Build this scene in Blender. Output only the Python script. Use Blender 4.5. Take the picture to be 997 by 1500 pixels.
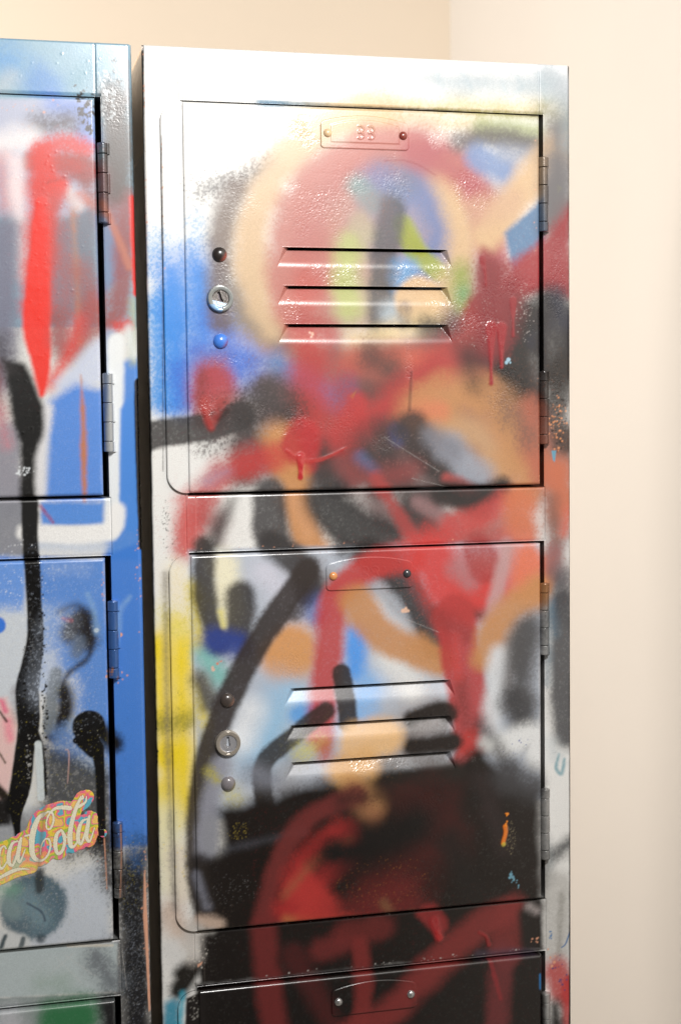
import bpy, math
import numpy as np
from mathutils import Matrix, Vector

for o in list(bpy.data.objects): bpy.data.objects.remove(o)
C = bpy.context.scene.collection
scene = bpy.context.scene
TOP = 1.83                      # height of the lockers; board z = 0 is their top edge

# ---------------------------------------------------------------- camera
yaw, pit, rol = .2411, .0664, -.0121
cy, sy, cp, sp = math.cos(yaw), math.sin(yaw), math.cos(pit), math.sin(pit)
fw = Vector((sy*cp, cy*cp, -sp)); r = Vector((cy, -sy, 0)); u = r.cross(fw)
r2 = math.cos(rol)*r+math.sin(rol)*u; u2 = -math.sin(rol)*r+math.cos(rol)*u
cam = bpy.data.cameras.new('camera'); co = bpy.data.objects.new('camera', cam); C.objects.link(co)
M = Matrix((r2, u2, -fw)).transposed().to_4x4(); M.translation = Vector((-.111, -.9883, TOP-.2477))
co.matrix_world = M
cam.sensor_fit = 'VERTICAL'; cam.sensor_height = 36; cam.lens = 2131.3/1500*36
cam.clip_start = .05; cam.clip_end = 50
cam.dof.use_dof = True; cam.dof.aperture_fstop = 7.1; cam.dof.focus_distance = 1.02
scene.camera = co

# ---------------------------------------------------------------- light
w = bpy.data.worlds.new("World"); scene.world = w; w.use_nodes = True
bg = w.node_tree.nodes['Background']; bg.inputs[0].default_value = (1, .95, .88, 1); bg.inputs[1].default_value = .09
def lamp(name, loc, target, size, power, col, sy=None):
    l = bpy.data.lights.new(name, 'AREA'); l.energy = power; l.color = col; l.size = size
    if sy: l.shape = 'RECTANGLE'; l.size_y = sy
    o = bpy.data.objects.new(name, l); C.objects.link(o); o.location = loc
    o.rotation_euler = (Vector(target)-Vector(loc)).to_track_quat('-Z', 'Y').to_euler(); return o
lamp('key_lamp', (.21, -.93, TOP+.28), (.12, 0, TOP-.25), .15, 13.3, (1, .975, .95))
wl = lamp('added_wall_fill', (-1.3, .50, TOP+.22), (.545, .35, TOP-.25), .6, 30, (1, .93, .85)); wl.data.spread = math.radians(150)  # unseen area light, added behind the lockers to brighten the walls
scene.view_settings.view_transform = 'Standard'; scene.view_settings.look = 'None'
scene.view_settings.exposure = 0; scene.view_settings.gamma = 1
scene.render.engine = 'CYCLES'

# ---------------------------------------------------------------- paint data
PAINT = [
('p',(228,228,225),[(-3.4,6.5),(310.4,7.7),(309.4,-714.5),(-17.9,-676.3)],0.9,1,0,0),
('s',(215,222,228),[(286.9,-7.7,10.97),(305.1,-21.3,11.06)],14.96,0.7,0.25,0,1),
('s',(163,190,202),[(205.4,-10.3,1.45),(212.8,-25,1.46),(230.4,-22,1.47),(222.9,-8.1,1.46)],3.88,0.35,0.25,0,1),
('s',(159,189,202),[(253.4,-11.5,1.48),(258.4,-23.2,1.48),(268.7,-15.6,1.49),(260,-6.5,1.48)],3.94,0.35,0.25,0,1),
('s',(159,189,199),[(281.7,-8.9,2.49),(286.8,-24.5,2.5)],4.98,0.4,0.25,0,1),
('s',(129,172,189),[(86.1,-24.6,4.19),(102.7,-24.8,4.21),(114.7,-20.7,4.23)],10.23,0.35,0.25,0,1),
('s',(129,167,189),[(114.8,-16.1,2.35),(124.4,-13.8,2.36)],6.58,0.35,0.25,0,1),
('s',(34,111,146),[(78.9,-35.4,1.86),(107.3,-35.2,1.88),(126.6,-34.9,1.89)],4.18,0.8,0.25,0,1),
('s',(197,176,109),[(146,-32.3,4.76),(195.2,-31.8,4.84),(235.4,-31.2,4.91),(279,-31.9,4.98)],12.37,0.75,0.25,0,1),
('s',(143,136,65),[(205.2,-35.7,2.43),(281.6,-37.1,2.5)],3.89,0.8,0.25,0,1),
('s',(127,127,85),[(286.8,-31.6,11),(302.4,-43.1,11.07)],16.99,0.65,0.25,0,1),
('d',(120,190,220),(112.5,-10.7,3.8,6.6),4,0.47,0.75,0,0.7),
('s',(96,162,214),[(8.3,-132.5,10.05),(9.1,-182.7,10.1)],18.28,0.45,0.6,0,1),
('s',(64,147,216),[(8.9,-169,11.01),(9,-233.2,11.08)],15.59,0.85,0.5,0,1),
('s',(47,133,220),[(16.2,-150.6,11.02),(18.8,-205.6,11.09),(19.1,-237.9,11.12)],15.61,0.95,0.3,0,1),
('s',(56,104,203),[(20.4,-217.2,7.4),(26,-240.3,7.44)],12.03,0.6,0.5,0,1),
('s',(129,172,210),[(33,-118.4,7.37),(31.8,-159.6,7.39)],15.65,0.5,0.7,0,1),
('s',(51,130,214),[(34.7,-150.4,13.86),(37.6,-196.4,13.94)],21.26,0.95,0.25,0,1),
('s',(60,108,202),[(52.8,-182.5,15.87),(78.6,-201.1,16.04),(38.1,-217.2,15.84)],18.67,0.85,0.3,0,1),
('s',(61,110,205),[(38.4,-205.7,12.1),(85.4,-224.5,12.33)],18.61,0.8,0.3,0,1),
('s',(154,182,202),[(84.4,-41.6,7.45),(79,-85.3,7.47)],16.76,0.5,0.5,0,1),
('s',(133,182,213),[(62.3,-182.5,4.68),(55.6,-157.1,4.66)],11.24,0.4,0.4,0,1),
('p',(169,131,124),[(106.8,-70.7),(155.4,-57.6),(204.9,-65.4),(229.9,-100.3),(224.5,-157.8),(203.9,-186.8),(124.5,-191.7),(95.9,-163.7),(91.9,-112.7)],23.54,1,0.1,0),
('p',(128,90,85),[(100.2,-196.4),(234.5,-186.7),(281,-225.7),(279.7,-294.7),(94,-293.4),(75.5,-243.2)],23.76,1,0.1,0),
('s',(113,100,98),[(63.3,-261.7,10.39),(60.5,-289.9,10.4),(82.3,-266.7,10.46)],18.88,0.9,0.12,0,1),
('s',(196,190,200),[(36.8,-289.3,6.56)],14.07,0.6,0.12,0,1),
('s',(172,145,133),[(135.6,-83.8,23.81),(184.8,-82.5,24.23),(184.2,-148.7,24.37),(134.7,-158.7,23.97)],38.09,0.8,0.12,0,1),
('s',(135,88,83),[(109.3,-238.8,23.94),(244.5,-225.5,25.07)],33.51,0.8,0.12,0,1),
('s',(115,91,91),[(94.3,-271.7,23.89),(233.9,-288.8,25.13)],28.67,0.8,0.12,0,1),
('s',(178,131,116),[(125.5,-116.6,19.04),(105.7,-149.6,18.96)],28.56,0.9,0.12,0,1),
('s',(166,152,159),[(184.6,-101.3,19.41),(164.6,-120.6,19.31)],29.12,0.9,0.12,0,1),
('s',(179,165,139),[(184,-167.7,16.6),(144.3,-172.7,16.38)],29.3,0.9,0.12,0,1),
('s',(112,96,99),[(85.4,-224.5,16.12),(85,-248,16.15)],28.44,0.9,0.12,0,1),
('s',(134,79,74),[(119.2,-224.7,21.11),(163.3,-239.3,21.47)],28.79,0.9,0.12,0,1),
('s',(134,82,78),[(203.9,-196.4,21.69),(163.1,-263.3,21.52)],29.58,0.9,0.12,0,1),
('s',(83,57,57),[(209,-186.8,16.78),(234.4,-206,16.96)],29.61,0.9,0.12,0,1),
('s',(76,62,62),[(103.8,-281.3,19.19),(162.8,-287.3,19.61),(192.9,-302.5,19.85)],28.79,0.9,0.12,0,1),
('s',(114,85,82),[(203.3,-263.9,19.84),(233.8,-293.7,20.11)],29.77,0.9,0.12,0,1),
('s',(183,115,85),[(254.7,-274.5,17.19),(270.2,-294.5,17.31),(273,-264.9,17.28)],30.33,0.9,0.12,0,1),
('s',(38,33,33),[(265.4,-196.3,17.12),(260.1,-225.6,17.14)],30.22,0.9,0.12,0,1),
('s',(123,82,80),[(60.7,-273.4,8.5),(84.5,-280.9,8.58)],18.89,0.7,0.12,0,1),
('s',(137,106,114),[(42.9,-214.9,11.19),(37.7,-242.7,11.2)],18.66,0.6,0.12,0,1),
('s',(151,130,130),[(258.1,-85.3,14.92),(245.3,-95.2,14.86)],24.86,0.7,0.12,0,1),
('s',(155,106,106),[(234.9,-119.3,11.88),(242.7,-100,11.89)],19.79,0.7,0.12,0,1),
('s',(146,111,109),[(36.3,-317.4,12.22),(50.4,-322.5,12.29)],18.8,0.9,0.12,0,1),
('s',(106,81,81),[(162.6,-313.8,14.74),(192.7,-326.8,14.92)],19.66,0.9,0.12,0,1),
('s',(162,88,81),[(233.6,-328,17.15),(259.6,-328.8,17.31)],20.18,0.9,0.12,0,1),
('s',(76,70,72),[(103.4,-309.8,9.62),(103.2,-328.9,9.64)],16.36,0.9,0.12,0,1),
('s',(49,46,46),[(292.7,-157.2,13.17),(294.7,-225.8,13.26)],20.26,0.9,0.12,0,1),
('s',(142,92,78),[(294,-270.2,13.32),(293.9,-324.8,13.39)],20.49,0.9,0.12,0,1),
('s',(117,94,96),[(292.3,-344.7,11.34),(292.2,-369.7,11.37)],20.62,0.9,0.12,0,1),
('s',(102,96,98),[(294.5,-65,11.06),(294.4,-113.4,11.11)],25.13,0.9,0.12,0,1),
('s',(200,169,130),[(165.4,-40.9,15.34),(121.5,-54.1,15.12),(90,-80.4,14.99),(73.8,-113,14.95),(71.3,-150,14.98),(78.9,-182.4,15.07),(100.2,-196.4,15.21)],19.17,0.9,0.25,0,1),
('s',(202,184,139),[(107.2,-47.6,10.33),(145.9,-39.3,10.47)],14.09,0.7,0.25,0,1),
('s',(197,176,116),[(165.4,-43.2,7.67),(210.1,-44,7.79),(235.3,-47.8,7.87)],12.47,0.6,0.25,0,1),
('s',(176,107,101),[(112.8,-158.9,19.03),(106.1,-121.7,18.91),(125.9,-88.7,18.99),(155.3,-71.6,19.16),(185,-66,19.35),(214.9,-76.9,19.58)],21.88,0.9,0.25,0,1),
('s',(159,74,83),[(189.9,-65.8,11.63),(219.9,-80.6,11.77),(237.5,-104.9,11.87),(243,-133.6,11.92)],12.6,0.9,0.25,0,1),
('s',(184,91,82),[(100.6,-168.3,13.27),(95.4,-196.4,13.28),(105.6,-158.9,13.29)],17.07,0.85,0.25,0,1),
('s',(138,97,101),[(165.1,-73.6,10.58),(194.8,-77.5,10.69),(204.7,-91.4,10.74)],14.42,0.6,0.25,0,1),
('s',(103,120,163),[(164.9,-92.4,16.37),(189.7,-96.5,16.52),(204.5,-115.1,16.64),(199.2,-148.5,16.66)],19.26,0.9,0.25,0,1),
('s',(103,146,146),[(145.3,-90.5,7.65),(157.4,-101.9,7.69)],9.56,0.8,0.25,0,1),
('s',(94,103,120),[(179.8,-87.3,9.68),(164.8,-101.8,9.64)],14.52,0.5,0.25,0,1),
('s',(174,181,116),[(140.9,-130.4,9.58),(137.2,-153.9,9.59),(139.4,-172.8,9.62)],11.5,0.9,0.25,0,1),
('s',(173,163,135),[(147.5,-113.9,6.71),(154.7,-123.1,6.74)],8.63,0.8,0.25,0,1),
('s',(146,155,60),[(178.5,-115.6,7.27),(190.3,-135.3,7.32),(204.3,-148.5,7.36)],4.85,0.9,0.25,0,1),
('p',(144,151,53),[(179.5,-113.3),(196.8,-135.2),(184.2,-141.6),(172,-125.2)],3.88,0.85,0.25,0),
('s',(72,73,78),[(170.7,-106.4,10.63),(165.4,-139.5,10.64),(161.9,-184.5,10.68)],7.73,0.85,0.25,0,1),
('s',(87,148,197),[(179.2,-146.4,8.76),(184,-165.4,8.79),(178.1,-153.5,8.76)],10.7,0.85,0.25,0,1),
('s',(179,193,202),[(183.9,-182,8.8),(169,-177.3,8.75)],10.76,0.7,0.25,0,1),
('s',(200,169,130),[(209.8,-81.8,10.75),(220.7,-114.8,10.83),(218.4,-148.3,10.85),(204.1,-167.6,10.82)],14.66,0.95,0.25,0,1),
('s',(207,175,134),[(189,-167.7,16.63)],4.89,0.95,0.25,0,1),
('s',(218,195,147),[(204,-182,6.89),(144,-196.4,6.76)],12.8,0.8,0.25,0,1),
('s',(98,94,94),[(179,-172.5,4.88),(178.8,-184.4,4.88)],4.88,0.5,0.25,0,1),
('s',(167,78,74),[(101.4,-182.3,7.6),(124.5,-189.3,7.67)],10.45,0.8,0.25,0,1),
('s',(132,147,67),[(220.4,-150.7,9.87),(224.4,-172.3,9.91)],11.85,0.85,0.25,0,1),
('s',(102,146,102),[(222.4,-162.7,6.43)],9.89,0.7,0.25,0,1),
('s',(56,52,52),[(35.7,-96.5,5.06),(54.5,-89.6,5.09),(85.3,-78.2,5.14)],13.8,0.75,0.7,0,1),
('d',(16,14,13),(40.4,-93.2,17.5,12),160,0.18,0.41,0,0.8),
('s',(98,80,70),[(61.4,-94.9,8.82),(51.6,-118.1,8.81),(48.7,-150.3,8.83),(50,-182.5,8.86)],10.21,0.85,0.25,0,1),
('s',(117,108,100),[(60.2,-164,7.94),(69.4,-182.5,7.98),(100.1,-205.8,8.09),(133.9,-222.4,8.2)],13.08,0.85,0.25,0,1),
('s',(69,120,177),[(88,-210.4,7.58),(109.5,-224.6,7.65),(133.7,-239,7.73)],12.32,0.8,0.25,0,1),
('s',(201,173,137),[(131.2,-45.8,7.11),(94.9,-73.4,7.03),(75.9,-103.8,7),(68.7,-136.2,7.01),(71.1,-163.9,7.03),(83.5,-189.4,7.08)],12.32,0.85,0.25,0,1),
('s',(180,115,105),[(93.4,-173,7.57),(91.5,-140.5,7.54),(98.6,-107.9,7.54),(119.2,-79.6,7.57),(150.5,-62.4,7.64),(185,-59.9,7.74)],12.3,0.8,0.25,0,1),
('s',(164,84,88),[(185,-64.6,9.67),(218.9,-80.6,9.81),(239.1,-105.9,9.9),(246,-140.3,9.95)],12.58,0.9,0.25,0,1),
('s',(161,170,120),[(237.9,-47.7,7.87),(279,-49.2,7.99)],9.84,0.85,0.25,0,1),
('s',(70,64,68),[(220.1,-56.9,7.34),(245.5,-54.6,7.41),(281.5,-58.2,7.5)],9.79,0.85,0.25,0,1),
('s',(107,133,176),[(235.2,-67.8,9.85),(250.5,-75.9,9.91)],10.84,0.9,0.25,0,1),
('s',(129,141,163),[(253.1,-63.9,5.95),(271.1,-65.7,5.98)],9.91,0.6,0.25,0,1),
('s',(200,169,130),[(293,-57.9,12.05),(284.1,-70.2,12.03),(260.7,-99.6,11.96),(241,-121.6,11.9)],11.05,0.95,0.25,0,1),
('s',(191,156,128),[(258.1,-99.7,10.95),(235,-105,10.87)],12.95,0.7,0.25,0,1),
('p',(77,116,154),[(252.8,-120),(281.4,-95.3),(286.5,-124.2),(259.4,-148.8)],4.98,0.95,0.25,0),
('s',(103,103,110),[(292.9,-98.9,9.07),(294.5,-69.9,9.05)],12.09,0.8,0.25,0,1),
('p',(162,169,84),[(294.5,-84.4),(298.1,-86.7),(295,-91.1)],1.51,0.9,0.25,0),
('s',(96,94,96),[(295.1,-45.8,11.04),(294.9,-113.4,11.11)],20.08,0.95,0.12,0,1),
('s',(108,87,90),[(292.8,-113.4,4.04),(302.3,-98.7,4.04)],8.07,0.6,0.25,0,1),
('p',(141,37,44),[(237.4,-131.3),(252.7,-148.9),(286.5,-120.8),(305.5,-98.6),(306.4,-166.9),(281.2,-162.2),(266.6,-167.2),(256.1,-196.3),(245.6,-218.2),(236.9,-206),(214.1,-186.7),(229.5,-162.6)],7.93,0.95,0.25,0),
('p',(154,42,48),[(246,-145.6),(283.9,-123.3),(283.8,-157.3),(252.5,-181.8)],6.97,0.6,0.25,0),
('s',(141,57,61),[(165.1,-71.7,0.58),(184.9,-72.1,0.58),(202.3,-81,0.58)],1.44,0.5,0,0.08,1),
('s',(76,38,40),[(214.1,-186.7,10.87),(229.3,-201.2,10.95),(213.9,-206,10.89)],14.83,0.8,0.25,0,1),
('s',(48,44,46),[(196.4,-186.8,7.86),(219.1,-193.9,7.93)],11.79,0.8,0.25,0,1),
('s',(27,24,24),[(270.7,-181.7,17.13),(257.5,-218.3,17.11),(270.4,-245.3,17.23)],17.13,1,0.25,0,1),
('s',(40,46,67),[(276.9,-196.3,6.07),(286.4,-181.7,6.08)],9.1,0.7,0.25,0,1),
('s',(27,24,24),[(252.4,-215.8,10.05),(240.4,-232.8,10.02)],13.06,0.8,0.25,0,1),
('s',(30,28,32),[(286.4,-167,10.12),(302.2,-186.5,10.19),(299.4,-216,10.21)],13.15,1,0.25,0,1),
('s',(32,30,33),[(281.1,-181.7,8.09),(283.6,-215.9,8.12)],10.11,1,0.25,0,1),
('s',(35,33,33),[(234.4,-206,7.98),(229.3,-198.8,7.96)],11.97,0.8,0.25,0,1),
('s',(41,44,59),[(294.3,-162.1,7.1),(299.5,-181.6,7.13)],10.14,0.7,0.25,0,1),
('s',(32,27,24),[(296.8,-216,11.22),(292.5,-245.5,11.24),(302,-270.3,11.3)],13.26,0.85,0.25,0,1),
('s',(194,95,75),[(143.9,-208.2,9.67),(203.8,-210.8,9.87)],12.56,0.9,0.25,0,1),
('s',(197,96,76),[(163.5,-225,9.75),(234.2,-225.4,9.99)],12.67,0.5,0.25,0,1),
('s',(64,57,54),[(153.8,-205.9,10.67),(173.5,-225,10.76),(143.6,-236.7,10.66)],17.45,0.8,0.25,0,1),
('s',(175,53,52),[(110.8,-203.4,14.32),(110.5,-224.6,14.35),(109,-262.4,14.4)],16.23,0.85,0.25,0,1),
('s',(174,57,56),[(203.7,-215.6,12.84),(163.3,-244.1,12.69),(123.5,-267.4,12.55)],14.82,0.85,0.25,0,1),
('s',(161,62,59),[(234.5,-186.7,11.95),(203.8,-210.8,11.85),(178.3,-244.3,11.78)],16.93,0.7,0.25,0,1),
('s',(169,56,55),[(42.7,-224.2,14.94),(44.7,-242.8,14.98)],12.14,0.9,0.25,0,1),
('s',(174,47,47),[(36.7,-242.7,1.87),(41.2,-254.9,1.87)],1.4,0.9,0,0.3,1),
('s',(173,46,46),[(46.1,-247.5,2.34),(51.8,-242.9,2.35)],2.34,0.8,0,0.2,1),
('s',(131,52,52),[(35.8,-217.2,3.26),(32.8,-252,3.27)],4.65,0.6,0.25,0,1),
('s',(72,85,123),[(136.8,-229.6,8.21)],9.66,0.85,0.25,0,1),
('p',(158,150,56),[(138.7,-234.3),(143.6,-230.6),(141.1,-237.2)],1.45,0.8,0.25,0),
('s',(184,56,56),[(143.5,-239.1,8.72),(133.4,-262.8,8.71)],7.75,0.8,0.25,0,1),
('s',(56,51,49),[(63.5,-252.4,12.26),(80.5,-233.8,12.32),(94.7,-243.4,12.39)],16.98,0.8,0.5,0,1),
('s',(59,56,56),[(79.9,-266.7,11.4),(58.2,-285.1,11.33)],19,0.75,0.6,0,1),
('s',(182,52,53),[(103.1,-262.4,13.41),(103.9,-276.6,13.43)],4.79,0.9,0.15,0.1,1),
('s',(184,52,54),[(102.9,-276.6,1.92),(102.8,-289.8,1.92)],1.44,1,0,0.4,1),
('s',(183,52,54),[(118.5,-279.2,1.93),(133.3,-272.4,1.94)],2.89,0.7,0,0.2,1),
('s',(49,46,46),[(-2.7,-260.7,9.68),(14.1,-257.3,9.73),(37.5,-254.8,9.81),(61.2,-247.7,9.89)],3.23,0.92,0.3,0,1),
('s',(72,67,67),[(37.2,-268.3,7.49),(70.5,-261.9,7.57)],15.91,0.5,0.8,0,1),
('s',(228,228,225),[(29.9,-284.5,9.35),(6.6,-284,9.27)],8.41,0.9,0.4,0,1),
('s',(186,149,112),[(208.5,-254.3,12.91),(234,-264.4,13.04),(249.4,-284.2,13.13)],16.88,0.9,0.25,0,1),
('s',(183,132,86),[(188.3,-244.4,14.78),(223.9,-234.1,14.95),(249.6,-245,15.1),(260.9,-269.7,15.19),(270.2,-294.5,15.28)],16.75,0.92,0.25,0,1),
('s',(155,90,76),[(278.3,-250.3,6.1),(279.7,-289.7,6.13)],15.25,0.7,0.25,0,1),
('s',(202,120,87),[(183.3,-246.7,6.89),(203.5,-244.5,6.93)],10.82,0.8,0.25,0,1),
('s',(175,97,75),[(270.4,-245.3,9.12),(278.1,-289.7,9.19),(291.3,-294.9,9.23)],13.18,0.85,0.25,0,1),
('s',(82,101,166),[(173.1,-262.5,7.36)],6.87,0.85,0.25,0,1),
('s',(48,44,44),[(183.2,-256.3,11.81),(195.6,-278.3,11.89),(233.7,-310.8,12.09)],8.86,0.9,0.25,0,1),
('s',(149,155,167),[(210.9,-271.3,9.96),(233.8,-293.7,10.06)],10.95,0.9,0.25,0,1),
('s',(116,118,128),[(198.3,-263.8,7.92),(213.4,-273.8,7.97)],9.9,0.8,0.25,0,1),
('s',(180,76,73),[(208.2,-293.1,3.49),(233.8,-305.9,3.52)],5.98,0.8,0.25,0,1),
('s',(48,44,43),[(251.9,-301.5,7.09),(233.7,-310.8,7.05)],7.09,0.8,0.25,0,1),
('s',(59,52,52),[(143.2,-267.7,12.63),(162.8,-292.1,12.75),(163.1,-263.3,12.72)],16.52,0.85,0.25,0,1),
('s',(84,100,140),[(145.6,-277.4,4.38),(155.4,-287.1,4.4)],6.82,0.7,0.25,0,1),
('s',(138,66,65),[(128.2,-281.8,7.74),(147.9,-291.8,7.81),(182.9,-287.7,7.9)],12.59,0.7,0.25,0,1),
('s',(191,135,84),[(87.2,-262.1,11.9),(96.4,-290.6,11.98),(105.7,-324.2,12.06),(117.6,-348.5,12.14),(141.8,-383.3,12.28),(176.7,-409.3,12.47),(202.1,-420.4,12.59),(233.1,-407.1,12.71),(256.7,-388.3,12.79),(277.9,-371.7,12.86)],10.47,0.95,0.25,0,1),
('s',(56,52,51),[(118.6,-272.1,7.71),(123.2,-296,7.74)],11.57,0.8,0.25,0,1),
('s',(185,56,54),[(84.6,-275.3,10.48),(51.1,-285,10.36),(31.8,-307.9,10.32),(24.7,-335.8,10.32)],11.43,0.8,0.25,0,1),
('s',(48,44,44),[(57.8,-308.6,6.63),(40.7,-336.4,6.6),(35.4,-364.4,6.61)],8.52,0.75,0.25,0,1),
('s',(228,228,225),[(65.9,-308.8,9.49),(59.7,-332.3,9.5)],9.49,0.9,0.25,0,1),
('s',(59,57,59),[(81.8,-302.1,12.4),(84.6,-337.8,12.46),(97.8,-362.2,12.55)],6.68,0.92,0.25,0,1),
('s',(44,43,44),[(120.6,-307.9,16.46),(137.6,-325.1,16.58),(162.3,-338,16.75)],11.62,0.95,0.25,0,1),
('s',(52,48,48),[(182.7,-311.9,12.87),(202.7,-336.9,12.99)],14.85,0.85,0.25,0,1),
('s',(161,66,64),[(156.8,-292,4.89),(170.1,-311.6,4.93),(187.5,-338.8,4.97)],5.87,0.85,0.25,0,1),
('s',(161,69,66),[(202.7,-336.9,8.99),(254.3,-338.5,9.16)],12.99,0.85,0.25,0,1),
('s',(144,112,113),[(187.7,-309.6,4.46),(202.9,-318.3,4.49),(215.6,-327.5,4.51)],6.94,0.8,0.25,0,1),
('s',(38,35,35),[(208.1,-303.8,8.98),(228.6,-307.3,9.05),(249.3,-302.9,9.11)],6.98,0.9,0.25,0,1),
('s',(187,69,66),[(213,-327.4,8.01),(233.7,-323.1,8.07),(251.9,-311.3,8.11)],9.02,0.8,0.25,0,1),
('s',(197,110,74),[(264.9,-311.6,12.22),(267.4,-338.9,12.26),(277.9,-369.2,12.34)],11.2,0.9,0.25,0,1),
('s',(142,61,59),[(233.5,-340.3,7.07),(254.3,-343.5,7.12)],8.08,0.7,0.25,0,1),
('s',(188,104,73),[(294,-290,10.26),(297.7,-315,10.3)],12.32,0.9,0.25,0,1),
('s',(125,85,73),[(289.2,-309.8,5.13),(293.9,-339.8,5.16)],9.24,0.75,0.25,0,1),
('s',(197,93,72),[(303,-320.1,4.13),(299.2,-335,4.13)],7.23,0.7,0.25,0,1),
('s',(144,88,86),[(291.2,-349.7,7.22),(286.9,-364.5,7.22)],11.34,0.8,0.25,0,1),
('s',(72,72,78),[(296.5,-369.9,9.32),(293.8,-389.9,9.33)],13.46,0.8,0.25,0,1),
('d',(30,22,20),(294.1,-245.5,8.2,30.7),120,0.31,0.82,-0.15,0.8),
('d',(226,150,100),(294.6,-255.4,7.2,20.5),60,0.31,0.82,0.2,0.8),
('p',(89,149,173),[(289.8,-275.1),(293.5,-275.2),(292.4,-283.6),(290.8,-282)],0.77,0.95,0.25,0),
('s',(56,57,62),[(297.5,-385,10.37),(297.4,-425.3,10.41),(298.9,-486.2,10.48)],9.33,0.92,0.25,0,1),
('s',(120,135,145),[(286.8,-384.6,3.62),(285.6,-444.9,3.64)],6.2,0.7,0.25,0,1),
('s',(70,110,135),[(290,-384.7,3.1),(292.1,-409.9,3.11)],6.21,0.4,0.25,0,1),
('s',(200,206,208),[(288.2,-490.6,7.31),(293.5,-501.1,7.33)],9.4,0.8,0.25,0,1),
('s',(228,228,225),[(293.5,-516.4,12.59),(293.4,-547.1,12.63),(294.8,-614.1,12.72)],8.39,0.9,0.25,0,1),
('s',(90,150,165),[(295.1,-498.7,1.31),(292.9,-508.7,1.31),(297.2,-513.1,1.31),(299.4,-502.5,1.31)],2.1,0.7,0.25,0,1),
('s',(32,38,43),[(291.7,-573.6,4.75),(302.5,-565.8,4.76)],9.49,0.85,0.25,0,1),
('s',(110,120,124),[(285.3,-561.8,3.15),(288.4,-592.9,3.17)],7.36,0.5,0.25,0,1),
('s',(177,175,170),[(293.3,-598.4,12.69),(293.1,-645,12.75)],8.46,0.7,0.25,0,1),
('s',(129,126,118),[(297,-604,2.12),(294.8,-650.3,2.13)],4.24,0.5,0.25,0,1),
('s',(183,57,55),[(293.1,-663.1,11.71),(299.1,-676.8,11.75)],9.58,0.9,0.25,0,1),
('s',(191,53,53),[(302.3,-671.9,5.35),(302.3,-713.7,5.37)],5.35,0.9,0.25,0,1),
('s',(32,28,27),[(291.4,-688.9,4.8),(293.5,-712.7,4.82)],8.54,1,0.25,0,1),
('d',(40,60,120),(294.7,-665.9,8.5,16),14,0.43,0.8,0,0.9),
('d',(30,110,170),(288.3,-634.1,1.6,5.3),8,0.42,0.79,0,0.9),
('s',(30,100,160),[(303.5,-633,0.53),(300.2,-641.5,0.53),(296.9,-644.3,0.53)],0.64,0.9,0.25,0,1),
('d',(222,160,128),(287.7,-652.2,4.2,8.5),6,0.64,1.59,0,0.9),
('s',(204,94,90),[(21.5,-305.3,6.54),(24.7,-335.8,6.57)],11.21,0.7,0.25,0,1),
('d',(60,50,45),(9.6,-316.7,2.8,9.3),30,0.19,0.56,0,0.9),
('s',(236,223,185),[(15.9,-354.3,7.49),(15.3,-382.5,7.52)],14.05,0.6,0.25,0,1),
('s',(238,210,20),[(1.9,-400.7,9.37),(4.6,-452.8,9.43),(6.2,-510,9.49)],23.42,1,0.08,0,1),
('s',(238,210,20),[(17.8,-401.4,10.36),(18.2,-477.4,10.45),(18.4,-515.7,10.49)],23.55,1,0.08,0,1),
('s',(229,218,122),[(4.2,-514.6,8.54),(6.5,-543.5,8.57)],23.72,0.6,0.1,0,1),
('s',(223,212,103),[(6.9,-382.1,8.43),(17,-392,8.47)],15.92,0.5,0.5,0,1),
('s',(134,129,58),[(1.6,-458.3,7.07),(24.3,-456.4,7.12)],11.31,0.65,0.4,0,1),
('s',(230,225,185),[(6.4,-524.4,10.45),(7.9,-567.7,10.51)],17.11,0.8,0.25,0,1),
('s',(224,214,198),[(14,-549,9.55),(16.3,-573.3,9.59)],14.33,0.8,0.25,0,1),
('s',(202,180,163),[(7.5,-589.4,8.62),(12.9,-604.4,8.65)],13.4,0.85,0.25,0,1),
('d',(230,205,60),(14.1,-544.2,10.5,23.9),40,0.19,0.57,0,0.7),
('s',(214,214,212),[(7,-615.9,7.68),(12.5,-626.2,7.7)],8.64,0.9,0.25,0,1),
('s',(28,24,20),[(15.1,-635.2,6.75),(23.4,-629.8,6.77),(12.1,-645.6,6.75)],6.75,1,0.25,0,1),
('s',(50,140,168),[(6.1,-657.2,5.78),(6.6,-684.1,5.8)],5.78,0.95,0.25,0,1),
('p',(180,188,200),[(24.6,-338.6),(280.1,-340.3),(279.5,-530.7),(27.7,-526)],3.75,1,0.1,0),
('s',(147,121,122),[(162.1,-355,10.85),(142.1,-363.9,10.79)],19.74,0.8,0.12,0,1),
('s',(197,113,108),[(228.2,-372.2,20.23),(254.3,-358.3,20.38)],25.29,0.9,0.12,0,1),
('s',(139,132,128),[(259.2,-413.3,15.4),(253.8,-443.1,15.41)],25.66,0.8,0.12,0,1),
('s',(149,140,136),[(191.4,-469.3,20.17),(160.7,-492,20)],30.25,0.85,0.12,0,1),
('s',(129,124,120),[(96,-487.5,11.73),(90.8,-506.6,11.73)],24.43,0.5,0.12,0,1),
('s',(195,160,116),[(181.7,-414.4,9.99),(202.1,-420.4,10.07)],19.99,0.7,0.12,0,1),
('s',(109,104,100),[(161.9,-379.3,9.89),(181.9,-394.8,9.98)],19.78,0.5,0.12,0,1),
('s',(176,186,204),[(82.2,-433.4,14.51),(116,-464.5,14.73)],29.01,0.6,0.12,0,1),
('s',(109,100,98),[(98,-352.6,10.61),(117.4,-362.9,10.69)],16.4,0.7,0.12,0,1),
('s',(237,231,200),[(47.5,-350.7,10.42),(51.7,-384.1,10.47)],11.37,0.9,0.25,0,1),
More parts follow.
